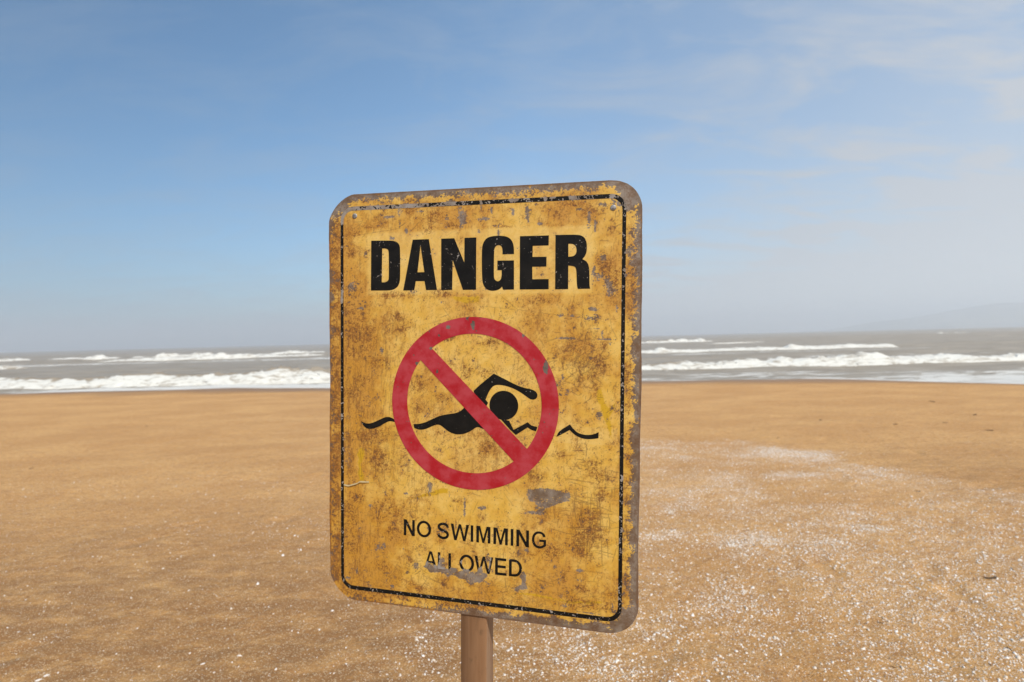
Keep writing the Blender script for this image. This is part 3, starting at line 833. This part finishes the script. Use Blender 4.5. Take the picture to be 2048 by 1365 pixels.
NR, NC = 760, 570
yy = 300 * np.sin(np.linspace(-1, 1, NR) * 1.38) / math.sin(1.38)
yy = 0.8 * np.linspace(-300, 300, NR) + 0.2 * yy
uu = np.linspace(0, 1, NC)
hl_w, hr_w = half_width(yy, -1), half_width(yy, 1)
PX = -hl_w[:, None] + (hl_w + hr_w)[:, None] * uu[None, :]
PY = np.repeat(yy[:, None], NC, 1)
PX = PX + (0.5 * np.sin(PY / 60.0 + 1) + 0.35 * np.sin(PY / 23.0)) * (np.abs(PX) / 225) ** 6 + 0.35 * (vnoise(PY / 9.0, PX * 0 + np.sign(PX), 3) - 0.5) * (np.abs(PX) / 225) ** 14      # hand-cut, slightly uneven rim
xy = np.stack([PX.ravel(), PY.ravel()], 1)
panel = mesh_obj("plate", place(xy), grid_faces(NR, NC), plate_mat, sign)
for k_ in ("bare", "rust", "grime", "scratch", "ochre", "pale"):
    set_attr(panel, k_, sample(MAPS[k_], xy))
# rim and back of the plate
ids = np.arange(NR * NC).reshape(NR, NC)
loop = np.concatenate([ids[0, ::6], [ids[0, -1]], ids[1:-1:6, -1], ids[-1, ::-6], [ids[-1, 0]], ids[-2:0:-6, 0]])
loop = loop[np.concatenate([[True], loop[1:] != loop[:-1]])]
lx = xy[loop]
nl = len(lx)
vv = np.concatenate([place(lx, 0.0), place(lx * 1.0012, -0.5), place(lx * 1.0012, -1.7), place(lx, -2.2)])
ff = []
for s_ in range(3):
    for i_ in range(nl):
        j_ = (i_ + 1) % nl
        ff.append((s_ * nl + i_, s_ * nl + nl + i_, s_ * nl + nl + j_, s_ * nl + j_))
rim_o = mesh_obj("plate_rim", vv, np.array(ff), rim_mat, panel)
bmb = bmesh.new()
bmb.faces.new([bmb.verts.new(v) for v in place(lx, -2.2)[::-1]])
bmesh.ops.triangulate(bmb, faces=bmb.faces[:])
me = bpy.data.meshes.new("plate_back")
bmb.to_mesh(me)
bmb.free()
me.materials.append(rim_mat)
back = bpy.data.objects.new("plate_back", me)
COL.objects.link(back)
back.parent = panel


def print_mat(name, c1, c2, spots_c, rough=0.4, mott=0.0, attr="chip", spec=0.35, m1=(0.22, 0.170, 0.130), m2=(0.34, 0.295, 0.255)):
    t = NT(name)
    P_ = t.coord()
    a_ = t.noise(P_, 45, 5, 0.6)
    b_ = t.noise(P_, 420, 4, 0.7)
    c_ = t.mix(t.step(a_, 0.33, 0.67), c1, c2)
    sp = t.step(b_, 0.655, 0.73)
    c_ = t.mix(t.math('MULTIPLY', sp, 0.35 + mott), c_, spots_c)
    ch = t.step(t.math('ADD', t.attr(attr), t.math('MULTIPLY', t.math('SUBTRACT', b_, 0.5), 0.5)), 0.42, 0.58)
    mt = t.mix(t.step(a_, 0.35, 0.65), m1, m2)
    c_ = t.mix(ch, c_, mt)
    nr = t.bump(t.math('SUBTRACT', t.math('MULTIPLY', a_, 0.3), ch), 0.3, 0.0004)
    nr = t.bump(t.noise(P_, 14, 3, 0.5), 0.25, 0.004, nr)
    return t.done(c_, rough, nr, 0.0, spec)


black_mat = print_mat("worn_black_print", (0.006, 0.005, 0.004), (0.012, 0.010, 0.008), (0.30, 0.25, 0.18), 0.55, 0.25, spec=0.16)
red_mat = print_mat("faded_red_print", (0.40, 0.008, 0.014), (0.47, 0.050, 0.062), (0.50, 0.18, 0.16), 0.45, -0.05, m1=(0.10, 0.070, 0.050), m2=(0.19, 0.150, 0.120))


def sheet(name, loops, z, mat, attr_map, step=1.3, attr="chip", parent=None):
    """a printed shape: outline loops (mm, even-odd) filled with a fine mesh"""
    V, E = [], []
    for lp in loops:
        s0 = len(V)
        n_ = len(lp)
        dense = []
        for i_ in range(n_):
            p_, q_ = lp[i_], lp[(i_ + 1) % n_]
            m_ = max(1, int(math.hypot(q_[0] - p_[0], q_[1] - p_[1]) / (step * 1.5)))
            dense += [(p_[0] + (q_[0] - p_[0]) * k / m_, p_[1] + (q_[1] - p_[1]) * k / m_) for k in range(m_)]
        V += dense
        E += [(s0 + i_, s0 + (i_ + 1) % len(dense)) for i_ in range(len(dense))]
    A = np.array(V)
    x0, y0 = A.min(0)
    x1, y1 = A.max(0)
    gx, gy = np.meshgrid(np.arange(x0 + step / 2, x1, step), np.arange(y0 + step / 2, y1, step))
    gx[1::2] += step / 2
    gx, gy = gx.ravel(), gy.ravel()

    def inside(px, py):
        r_ = np.zeros(px.shape, bool)
        for lp in loops:
            r_ ^= in_poly(px, py, lp)
        return r_
    keep = inside(gx, gy)
    pts = [Vector(p_) for p_ in V] + [Vector((a_, b_)) for a_, b_ in zip(gx[keep], gy[keep])]
    r_ = delaunay_2d_cdt(pts, E, [], 0, 1e-5)
    co = np.array([(v.x, v.y) for v in r_[0]])
    tr = np.array([f_ for f_ in r_[2] if len(f_) == 3])
    cen = co[tr].mean(1)
    tr = tr[inside(cen[:, 0], cen[:, 1])]
    used = np.unique(tr)
    remap = np.zeros(len(co), int)
    remap[used] = np.arange(len(used))
    co, tr = co[used], remap[tr]
    a_, b_, c_ = co[tr[:, 0]], co[tr[:, 1]], co[tr[:, 2]]
    area = (b_[:, 0] - a_[:, 0]) * (c_[:, 1] - a_[:, 1]) - (b_[:, 1] - a_[:, 1]) * (c_[:, 0] - a_[:, 0])
    tr[area < 0] = tr[area < 0][:, ::-1]
    o = mesh_obj(name, place(co, z), tr, mat, parent or panel)
    set_attr(o, attr, sample(MAPS[attr_map], co))
    return o


def round_path(pts, n=3):
    """soften a hand-traced closed outline (corner-keeping Chaikin on blunt angles)"""
    P_ = [np.array(p_) for p_ in pts]
    for _ in range(n - 1):
        Q = []
        m_ = len(P_)
        for i_ in range(m_):
            a_, b_, c_ = P_[i_ - 1], P_[i_], P_[(i_ + 1) % m_]
            u, v = b_ - a_, c_ - b_
            cs = np.dot(u, v) / (np.linalg.norm(u) * np.linalg.norm(v) + 1e-9)
            if cs > 0.70:
                Q += [b_ - 0.25 * u, b_ + 0.25 * v]
            else:
                Q.append(b_)
        P_ = Q
    return [tuple(p_) for p_ in P_]


for lp in ([round_path(D_O), round_path(D_I)], [A_O, A_I], [N_O], [round_path(G_O)], [E_O], [round_path(R_O), round_path(R_I)]):
    sheet("letter", lp, 0.22, black_mat, "chip")

# black border line: one closed rounded frame, worn through at the top left corner
def rrect(x0, y0, x1, y1, rad):
    out = []
    for cx, cy, a0, r_ in ((x1 - rad, y1 - rad, 0, rad), (x0 + rad, y1 - rad, 90, rad), (x0 + rad, y0 + rad, 180, rad), (x1 - rad, y0 + rad, 270, rad)):
        for k in range(9):
            t_ = R(a0 + 90 * k / 8)
            out.append((cx + r_ * math.cos(t_), cy + r_ * math.sin(t_)))
    return out


outer, inner = rrect(-206.6, -284.2, 204.1, 282.4, 20), rrect(-201.9, -278.4, 199.2, 276.6, 15.5)
sheet("border_line", [outer, inner], 0.20, black_mat, "line_chip", 1.2)

# prohibition ring with its bar
th = [2 * math.pi * k / 96 for k in range(96)]
ring_out = [(-3 + 121.3 * math.cos(t_), 0.2 + 121.3 * math.sin(t_)) for t_ in th]
ring_in = [(-3 + 97.8 * math.cos(t_), 0.2 + 97.8 * math.sin(t_)) for t_ in th]
sheet("prohibition_ring", [ring_out, ring_in], 0.44, red_mat, "chip", 1.6)
bx = np.array(BAR)
d1 = (bx[1] - bx[0]) / np.linalg.norm(bx[1] - bx[0]) * 7
sheet("prohibition_bar", [[tuple(bx[0] - d1), tuple(bx[1] + d1), tuple(bx[2] + d1), tuple(bx[3] - d1)]], 0.40, red_mat, "chip", 1.6)
# swimmer and waves
sheet("swimmer_body", [round_path(BODY)], 0.20, black_mat, "chip")
sheet("swimmer_arm", [round_path(ARM)], 0.24, black_mat, "chip")
hc, hrx, hry = HEAD_C[0], 1.06 * (HEAD_C[1][0] - HEAD_C[0][0]), 1.06 * (HEAD_C[2][1] - HEAD_C[0][1])
sheet("swimmer_head", [[(hc[0] + hrx * math.cos(t_), hc[1] + hry * math.sin(t_)) for t_ in th[::2]]], 0.28, black_mat, "chip")
sheet("wave_line", [WAVE_IN], 0.32, black_mat, "chip")
sheet("wave_line", [round_path(WAVE_R)], 0.22, black_mat, "chip")
sheet("wave_line", [round_path(WAVE_L)], 0.22, black_mat, "chip")


# small lettering: a plain grotesque, each letter drawn into its own box (x0, x1 in mm)
def stroke(pts, w, h, t):
    """outline of a pen stroke of thickness t along a smooth centre line given in box units"""
    P_ = [np.array((x * w, y * h)) for x, y in pts]
    c_ = []
    for i_ in range(len(P_) - 1):
        a_, b_ = P_[max(i_ - 1, 0)], P_[min(i_ + 2, len(P_) - 1)]
        p_, q_ = P_[i_], P_[i_ + 1]
        for k in range(4):
            u = k / 4
            c_.append(0.5 * (2 * p_ + (q_ - a_) * u + (2 * a_ - 5 * p_ + 4 * q_ - b_) * u * u + (3 * p_ - a_ - 3 * q_ + b_) * u ** 3))
    c_ = np.array(c_ + [P_[-1]])
    d_ = np.gradient(c_, axis=0)
    n_ = np.stack([-d_[:, 1], d_[:, 0]], 1) / np.linalg.norm(d_, axis=1)[:, None]
    return [tuple(p_) for p_ in c_ + n_ * t / 2] + [tuple(p_) for p_ in (c_ - n_ * t / 2)[::-1]]


def glyph(ch, w, h, t):
    def U(pts):
        return [(x * w, y * h) for x, y in pts]
    r = t / w
    if ch == 'N':
        k = h * t / (w - 1.1 * t)
        return [[(0, 0), (t, 0), (t, h - k), (w - 1.1 * t, 0), (w, 0), (w, h), (w - t, h), (w - t, k), (1.1 * t, h), (0, h)]]
    if ch == 'I':
        return [U([(0, 0), (1, 0), (1, 1), (0, 1)])]
    if ch == 'L':
        return [[(0, 0), (w, 0), (w, 0.92 * t), (t, 0.92 * t), (t, h), (0, h)]]
    if ch == 'E':
        q = 0.92 * t
        return [[(0, 0), (w, 0), (w, q), (t, q), (t, (h - q) / 2), (0.93 * w, (h - q) / 2), (0.93 * w, (h + q) / 2), (t, (h + q) / 2), (t, h - q), (0.97 * w, h - q), (0.97 * w, h), (0, h)]]
    if ch == 'O':
        e_ = [2 * math.pi * k / 40 for k in range(40)]
        return [[(w / 2 + w / 2 * math.cos(a), h / 2 + (h / 2 * 1.03) * math.sin(a)) for a in e_],
                [(w / 2 + (w / 2 - t) * math.cos(a), h / 2 + (h / 2 * 1.03 - 0.9 * t) * math.sin(a)) for a in e_]]
    if ch == 'D':
        e_ = [math.pi * (k / 18 - 0.5) for k in range(19)]
        q = 0.9 * t
        return [[(0, 0)] + [(0.42 * w + 0.58 * w * math.cos(a), h / 2 + h / 2 * math.sin(a)) for a in e_] + [(0, h)],
                [(t, q)] + [(0.42 * w + (0.58 * w - t) * math.cos(a), h / 2 + (h / 2 - q) * math.sin(a)) for a in e_] + [(t, h - q)]]
    if ch == 'W':
        return [U([(0, 1), (1.1 * r, 1), (0.262, 0.26), (0.437, 1), (0.563, 1), (0.738, 0.26), (1 - 1.1 * r, 1), (1, 1), (0.805, 0), (0.675, 0), (0.5, 0.76), (0.325, 0), (0.195, 0)])]
    if ch == 'M':
        return [[(0, 0), (t, 0), (t, 0.80 * h), (0.43 * w, 0), (0.57 * w, 0), (w - t, 0.80 * h), (w - t, 0), (w, 0), (w, h), (w - 1.45 * t, h), (0.5 * w, 0.26 * h), (1.45 * t, h), (0, h)]]
    if ch == 'A':
        return [U([(0, 0), (0.39, 1), (0.61, 1), (1, 0), (1 - 1.1 * r, 0), (0.715, 0.29), (0.285, 0.29), (1.1 * r, 0)]), U([(0.335, 0.42), (0.5, 0.86), (0.665, 0.42)])]
    if ch == 'S':
        return [stroke([(0.90, 0.71), (0.80, 0.86), (0.5, 0.935), (0.2, 0.86), (0.115, 0.72), (0.22, 0.60), (0.5, 0.52), (0.79, 0.42), (0.89, 0.28), (0.79, 0.13), (0.5, 0.065), (0.18, 0.14), (0.085, 0.31)], w, h, t * 0.95)]
    if ch == 'G':
        g_ = [(0.965, 0.71), (0.90, 0.86), (0.74, 0.975), (0.52, 1.015), (0.28, 0.97), (0.08, 0.80), (0, 0.5), (0.08, 0.2), (0.27, 0.035), (0.53, -0.015), (0.78, 0.04), (1, 0.18), (1, 0.53), (0.53, 0.53), (0.53, 0.395), (0.83, 0.395), (0.83, 0.245), (0.72, 0.165), (0.54, 0.13), (0.34, 0.17), (0.215, 0.31), (0.18, 0.5), (0.215, 0.69), (0.34, 0.84), (0.53, 0.88), (0.70, 0.84), (0.80, 0.68)]
        return [round_path(U(g_))]


def text_line(letters, base_l, base_r, cap, attr_map, t):
    xa, xb = letters[0][1], letters[-1][2]
    for ch, x0, x1 in letters:
        u = ((x0 + x1) / 2 - xa) / (xb - xa)
        b0 = base_l + (base_r - base_l) * u
        sheet("letter", [[(x0 + px_, b0 + py_) for px_, py_ in lp] for lp in glyph(ch, x1 - x0, cap, t)], 0.22, black_mat, attr_map, 0.9)


text_line((('N', -106.0, -89.0), ('O', -85.9, -63.9), ('S', -54.4, -37.0), ('W', -34.5, -7.2), ('I', -4.9, -1.1), ('M', 3.4, 23.9), ('M', 28.2, 48.8), ('I', 52.9, 56.7), ('N', 60.9, 78.6), ('G', 82.4, 102.3)),
          -195.2, -195.0, 23.4, "chip", 3.9)
text_line((('A', -73.9, -55.2), ('L', -53.7, -42.1), ('L', -37.8, -26.0), ('O', -21.4, 0.3), ('W', 0.9, 28.2), ('E', 30.9, 47.3), ('D', 50.7, 69.1)),
          -239.0, -237.8, 24.0, "low_chip", 3.9)

# rivets
rm = NT("grey_rivet")
rivet_mat = rm.done(rm.mix(rm.step(rm.noise(rm.coord(), 300, 3), 0.4, 0.6), (0.20, 0.17, 0.15), (0.36, 0.34, 0.32)), 0.5, None, 0.4)
for (rx, ry) in ((-183.6, 268.5), (187.4, 264.2)):
    prof = [(3.9, 0.0), (3.8, 0.5), (3.0, 1.0), (1.6, 1.3)]
    vv, ff = [], []
    for k, (r_, z_) in enumerate(prof):
        for j in range(14):
            t_ = 2 * math.pi * j / 14
            vv.append((rx + r_ * math.cos(t_), ry + r_ * math.sin(t_), z_))
    vv.append((rx, ry, 1.4))
    vv = np.array(vv)
    for k in range(3):
        for j in range(14):
            ff.append((k * 14 + j, k * 14 + (j + 1) % 14, k * 14 + 14 + (j + 1) % 14, k * 14 + 14 + j))
    for j in range(14):
        ff.append((42 + j, 42 + (j + 1) % 14, 56, 56))
    w_ = place(vv[:, :2])
    w_[:, 2] += vv[:, 2] / 1000
    bmr = bmesh.new()
    bv = [bmr.verts.new(v) for v in w_]
    for f_ in ff:
        bmr.faces.new([bv[i_] for i_ in dict.fromkeys(f_)])
    me = bpy.data.meshes.new("rivet")
    bmr.to_mesh(me)
    bmr.free()
    me.materials.append(rivet_mat)
    o = bpy.data.objects.new("rivet", me)
    COL.objects.link(o)
    o.parent = panel

# lifted edge of old film on the left
fl = NT("old_clear_film")
film_mat = fl.done(fl.mix(fl.noise(fl.coord(), 200, 3), (0.42, 0.29, 0.12), (0.52, 0.40, 0.22)), 0.25)
cx_, cy_ = np.interp(np.linspace(0, 1, 24), [0, .2, .58, .62, 1], [-202, -194, -179, -176, -161]), np.interp(np.linspace(0, 1, 24), [0, .2, .58, .62, 1], [-129, -130, -125, -122.5, -122])
vv = []
for k, (dy, dz) in enumerate(((1.6, 0.12), (0.6, 0.5), (-0.2, 1.0), (-0.4, 1.5), (-0.2, 1.8))):
    q_ = place(np.stack([cx_, cy_ + dy], 1))
    q_[:, 2] += dz / 1000 * (0.35 + 0.65 * np.sin(np.linspace(0.1, 3.0, 24)))
    vv.append(q_)
mesh_obj("peeling_film", np.concatenate(vv), grid_faces(5, 24), film_mat, panel, True)

# wooden post
wd = NT("weathered_brown_wood")
wgr = wd.noise(wd.coord((60, 4, 60)), 1.0, 6, 0.6, 0.8)
wbl = wd.noise(wd.coord((40, 26, 40)), 1.0, 4, 0.6)
wc = wd.mix(wd.step(wgr, 0.3, 0.7), (0.205, 0.098, 0.042), (0.270, 0.142, 0.068))
wc = wd.mix(wd.step(wbl, 0.54, 0.68, 0, 0.75), wc, (0.125, 0.070, 0.036))
# sunlit look of the right side put into the colour: lighter, greyer streaks
sepn = wd.n.new("ShaderNodeSeparateXYZ")
geo = wd.n.new("ShaderNodeTexCoord")
wd.l.new(geo.outputs["Normal"], sepn.inputs[0])
side_lit = wd.math('MULTIPLY', wd.step(sepn.outputs[0], 0.5, 0.9), wd.step(wd.noise(wd.coord((150, 7, 150)), 1.0, 4, 0.6), 0.3, 0.6))
wc = wd.mix(wd.math('MULTIPLY', side_lit, 0.8), wc, (0.255, 0.170, 0.110))
post_mat = wd.done(wc, 0.8, wd.bump(wgr, 0.4, 0.001), spec=0.25)
hw, hd, bv_ = 0.0188, POST_D / 2, 0.0013
ring2 = [(-hw + bv_, hd), (hw - bv_, hd), (hw, hd - bv_), (hw, -hd + bv_), (hw - bv_, -hd), (-hw + bv_, -hd), (-hw, -hd + bv_), (-hw, hd - bv_)]
lev = np.concatenate([[-0.35], np.linspace(-0.05, LEN + 0.20, 30)])
vv = np.array([(x_ + 0.0006 * math.sin(y_ * 9), y_, z_) for y_ in lev for (x_, z_) in ring2])
ff = [(l_ * 8 + k, l_ * 8 + (k + 1) % 8, l_ * 8 + 8 + (k + 1) % 8, l_ * 8 + 8 + k) for l_ in range(len(lev) - 1) for k in range(8)]
post = mesh_obj("post", vv, np.array(ff), post_mat, sign)
bmp = bmesh.new()
bmp.from_mesh(post.data)
bmp.verts.ensure_lookup_table()
bmp.faces.new([bmp.verts[(len(lev) - 1) * 8 + k] for k in range(8)])
bmesh.ops.recalc_face_normals(bmp, faces=bmp.faces[:])
bmp.to_mesh(post.data)
bmp.free()
# ------------------------------------------------------------------ shells and beach litter
sh = NT("bleached_shell")
sn = sh.noise(sh.coord((1, 1, 1)), 140, 4, 0.6)
oi = sh.n.new("ShaderNodeObjectInfo")
scol = sh.mix(sh.step(sn, 0.35, 0.7), (0.80, 0.74, 0.66), (0.62, 0.50, 0.40))
shell_mat = sh.done(scol, 0.45, spec=0.4)
sg = NT("crushed_shell")
sgv = sg.attr("tone")
scol = sg.mix(sg.step(sgv, 0.0, 0.75), (0.87, 0.83, 0.77), (0.68, 0.56, 0.43))
scol = sg.mix(sg.step(sgv, 0.84, 0.90), scol, (0.30, 0.20, 0.13))
grit_mat = sg.done(scol, 0.5, spec=0.4)


def shell_mesh(name, seed, lx, ly, hz, mat, kind=0):
    """a cupped, ribbed shell or broken valve, about unit sized, lying on z = 0"""
    rg = random.Random(seed)
    n, rings = 14, (0.0, 0.42, 0.8, 1.0)
    bm_ = bmesh.new()
    wob = [rg.uniform(0.82, 1.1) for _ in range(n)]
    cut = rg.uniform(0, 6.28)
    rows = []
    for rr in rings[1:]:
        row = []
        for j in range(n):
            t_ = 2 * math.pi * j / n
            q = rr * (wob[j] if rr > 0.7 else 1)
            if kind == 1 and math.cos(t_ - cut) > 0.35:
                q *= 0.62                                        # broken edge
            hgt = hz * (1 - rr ** 2) + 0.03 * (j % 2) * rr
            x_ = lx * q * math.cos(t_) + lx * 0.12 * (1 - rr)
            row.append(bm_.verts.new((x_, ly * q * math.sin(t_) * (1 - 0.25 * math.cos(t_) * rr), hgt - 0.02)))
        rows.append(row)
    top = bm_.verts.new((lx * 0.14, 0, hz))
    for j in range(n):
        bm_.faces.new((top, rows[0][j], rows[0][(j + 1) % n]))
        for a_, b_ in zip(rows[:-1], rows[1:]):
            bm_.faces.new((a_[j], b_[j], b_[(j + 1) % n], a_[(j + 1) % n]))
    low = [bm_.verts.new((v.co.x * 0.9, v.co.y * 0.9, v.co.z - 0.10)) for v in rows[-1]]
    for j in range(n):
        bm_.faces.new((rows[-1][j], low[j], low[(j + 1) % n], rows[-1][(j + 1) % n]))
    me_ = bpy.data.meshes.new(name)
    bm_.to_mesh(me_)
    bm_.free()
    for p_ in me_.polygons:
        p_.use_smooth = True
    me_.materials.append(mat)
    return me_


protos = [shell_mesh("shell", k, 0.5, random.uniform(0.28, 0.42), random.uniform(0.12, 0.24), shell_mat, k % 2) for k in range(10)]


def ground_normal(x, y, e_=0.02):
    dzx = float(sand_z(x + e_, y) - sand_z(x - e_, y)) / (2 * e_)
    dzy = float(sand_z(x, y + e_) - sand_z(x, y - e_)) / (2 * e_)
    return Vector((-dzx, -dzy, 1)).normalized()


def lay(me_, name, x, y, size, rz, tilt=0.0):
    o = bpy.data.objects.new(name, me_)
    COL.objects.link(o)
    q = ground_normal(x, y).to_track_quat('Z', 'Y')
    o.rotation_mode = 'QUATERNION'
    from mathutils import Quaternion
    o.rotation_quaternion = q @ Quaternion((0, 0, 1), rz) @ Quaternion((1, 0, 0), tilt)
    o.location = (x, y, float(sand_z(x, y)) + 0.0 * size)
    o.scale = (size, size, size)
    return o


rs_ = np.random.default_rng(77)


def scatter(n, ymin, ymax, gain=1.0):
    got_x, got_y = [], []
    while sum(map(len, got_x)) < n:
        y = ymin + (ymax - ymin) * rs_.random(60000)
        x = (rs_.random(60000) * 2 - 1) * 10
        ok = np.abs(x) < 1.12 * y + 0.6
        x, y = x[ok], y[ok]
        d = np.clip(shell_density(x, y), 0, 1.3) / 1.3 * gain
        k = rs_.random(len(x)) < d
        got_x.append(x[k])
        got_y.append(y[k])
    return np.concatenate(got_x)[:n], np.concatenate(got_y)[:n]


# the largest shells one by one
SHELL_LABEL = "small white shell fragment lying among others on the sand"
SHELL_GROUP = "white shell fragments strewn over the sand"
bx_, by_ = scatter(290, 1.9, 3.4)
for i_ in range(len(bx_)):
    o = lay(protos[i_ % len(protos)], "shell", bx_[i_], by_[i_], float(np.clip(rs_.lognormal(-4.08, 0.28), 0.011, 0.028)), rs_.random() * 6.28, rs_.normal(0, 0.25))
    tag(o, SHELL_LABEL, "shell", SHELL_GROUP)


for (x_, y_, size, rz, lab) in (
        (-2.19, 2.36, 0.026, 0.5, "pale oval shell at the bottom left, right one of a touching pair"),
        (-2.20, 2.33, 0.028, 0.7, "pale oval shell at the bottom left, left one of a touching pair"),
        (-1.51, 2.43, 0.024, 0.1, "lone white oval shell on bare sand left of the post"),
        (-1.36, 2.48, 0.034, 0.75, "long thin white shell splinter on bare sand left of the post")):
    o = lay(protos[0 if size < 0.03 else 3], "shell", x_, y_, size, rz)
    if size > 0.03:
        o.scale = (size, size * 0.42, size)
    tag(o, lab, "shell")

# everything smaller: crushed shell, one mass
N = 100000
gx1, gy1 = scatter(int(N * 0.62), 1.7, 4.4)
gx2, gy2 = scatter(int(N * 0.38), 3.6, 8.4)
ux = (rs_.random(15000) * 2 - 1)
uy = 1.7 + 5.5 * rs_.random(15000) ** 1.6
gx, gy = np.concatenate([gx1, gx2, ux * (1.1 * uy + 0.5)]), np.concatenate([gy1, gy2, uy])
n = len(gx)
sz = np.clip(rs_.lognormal(-5.72, 0.50, n), 0.0013, 0.011)
sz[-15000:] *= 0.62
gz = sand_z(gx, gy)
ang = rs_.random(n) * 6.28
asp = rs_.uniform(0.45, 0.95, n)
tiltx, tilty = rs_.normal(0, 0.35, n), rs_.normal(0, 0.35, n)
K = 5
sink = rs_.uniform(-0.12, 0.28, n)          # many lie half buried
verts = np.zeros((n, 2 * K + 1, 3))
for k in range(K):
    t_ = 2 * math.pi * k / K + rs_.normal(0, 0.22, n)
    rr = rs_.uniform(0.7, 1.1, n)
    lx_, ly_ = rr * np.cos(t_), rr * np.sin(t_) * asp
    X_, Y_ = (lx_ * np.cos(ang) - ly_ * np.sin(ang)) * sz, (lx_ * np.sin(ang) + ly_ * np.cos(ang)) * sz
    Z_ = sz * sink + X_ * tiltx + Y_ * tilty
    verts[:, k] = np.stack([gx + X_, gy + Y_, gz + Z_], 1)
    verts[:, K + k] = np.stack([gx + X_ * 0.85, gy + Y_ * 0.85, gz + Z_ - sz * 0.5], 1)
verts[:, 2 * K] = np.stack([gx, gy, gz + sz * (sink + 0.33)], 1)
bidx = np.arange(n)[:, None] * (2 * K + 1)
fl_ = []
for k in range(K):
    j = (k + 1) % K
    fl_.append(np.concatenate([bidx + 2 * K, bidx + k, bidx + j], 1))
    fl_.append(np.concatenate([bidx + k, bidx + K + k, bidx + K + j], 1))
    fl_.append(np.concatenate([bidx + k, bidx + K + j, bidx + j], 1))
grit = mesh_obj("crushed_shell", verts.reshape(-1, 3), np.concatenate(fl_), grit_mat)
set_attr(grit, "tone", np.repeat(rs_.random(n), 2 * K + 1))
tag(grit, "crushed white shell strewn thickly over the sand right of the sign", kind="stuff")

# dark scraps of driftwood
dw = NT("dark_driftwood")
dwm = dw.done(dw.mix(dw.noise(dw.coord((1, 1, 1)), 60, 4), (0.050, 0.030, 0.016), (0.13, 0.075, 0.035)), 0.9)


def twig_mesh(seed, n=7):
    rg = random.Random(seed)
    vv, ff = [], []
    for i_ in range(n):
        t_ = i_ / (n - 1)
        r_ = 0.085 * (1 - 0.45 * t_) * (0.35 if i_ in (0, n - 1) else rg.uniform(0.8, 1.2))
        c_ = Vector((t_ - 0.5, 0.10 * math.sin(t_ * 4 + seed) + rg.uniform(-0.02, 0.02), 0.075 + 0.03 * math.sin(t_ * 7 + seed)))
        for k in range(6):
            a_ = 6.2832 * k / 6
            vv.append((c_.x, c_.y + r_ * math.cos(a_), c_.z + r_ * math.sin(a_)))
    for i_ in range(n - 1):
        for k in range(6):
            ff.append((i_ * 6 + k, i_ * 6 + (k + 1) % 6, i_ * 6 + 6 + (k + 1) % 6, i_ * 6 + 6 + k))
    me_ = bpy.data.meshes.new("driftwood_twig")
    me_.from_pydata(vv, [], ff + [tuple(range(5, -1, -1)), tuple(range((n - 1) * 6, n * 6))])
    me_.materials.append(dwm)
    return me_


tw = [twig_mesh(k) for k in range(4)]
TG = "dark driftwood scraps on the sand"
for i_, (x_, y_, size, rz, lab) in enumerate((
        (2.81, 3.04, 0.080, -0.5, "dark curved driftwood twig near the right edge among shells"),
        (3.05, 3.15, 0.032, 1.2, "dark wood chip at the right edge just above the curved twig"),
        (1.86, 2.63, 0.028, 0.2, "tiny dark wood chip amid shells at lower right, left of the others"),
        (1.66, 2.28, 0.024, 0.4, "tiny dark wood chip among dense shells at the very bottom right of the post"),
        (3.72, 7.23, 0.060, 0.3, "lone dark driftwood bit just beyond the far edge of the shell bank"),
        (3.69, 4.70, 0.045, 0.0, "tiny dark wood chip on brown sand at the shell bank's right end"),
        (7.79, 8.65, 0.12, 0.2, "longest of the dark wood scraps on the far sand at right"),
        (8.47, 10.36, 0.11, 0.1, "dark wood scrap nearest the water on the far sand at right"),
        (5.17, 8.64, 0.07, 0.0, "dark wood scrap on far bare sand nearest the sign's right side"),
        (6.84, 7.37, 0.09, -0.4, "dark wood scrap on far sand closest to the right edge"),
        (5.97, 8.02, 0.08, 0.2, "left one of two small dark wood scraps level on the far sand"),
        (6.81, 8.08, 0.07, 0.0, "right one of two small dark wood scraps level on the far sand"),
        (2.28, 2.38, 0.03, 0.5, "dark wood chip at the right edge not far above the bottom corner"),
        (2.09, 2.27, 0.022, 0.9, "dark wood chip nearest the bottom right corner"),
        (-6.17, 6.52, 0.05, 0.1, "dark wood scrap near the left edge of the beach"),
        (-7.10, 9.88, 0.06, 0.2, "dark wood scrap on far sand well left of the sign"),
        (-1.91, 5.16, 0.03, 0.0, "dark wood chip seen right beside the sign's left edge"))):
    o = lay(tw[i_ % 4], "driftwood_twig", x_, y_, size, rz)
    tag(o, lab, "driftwood", TG)
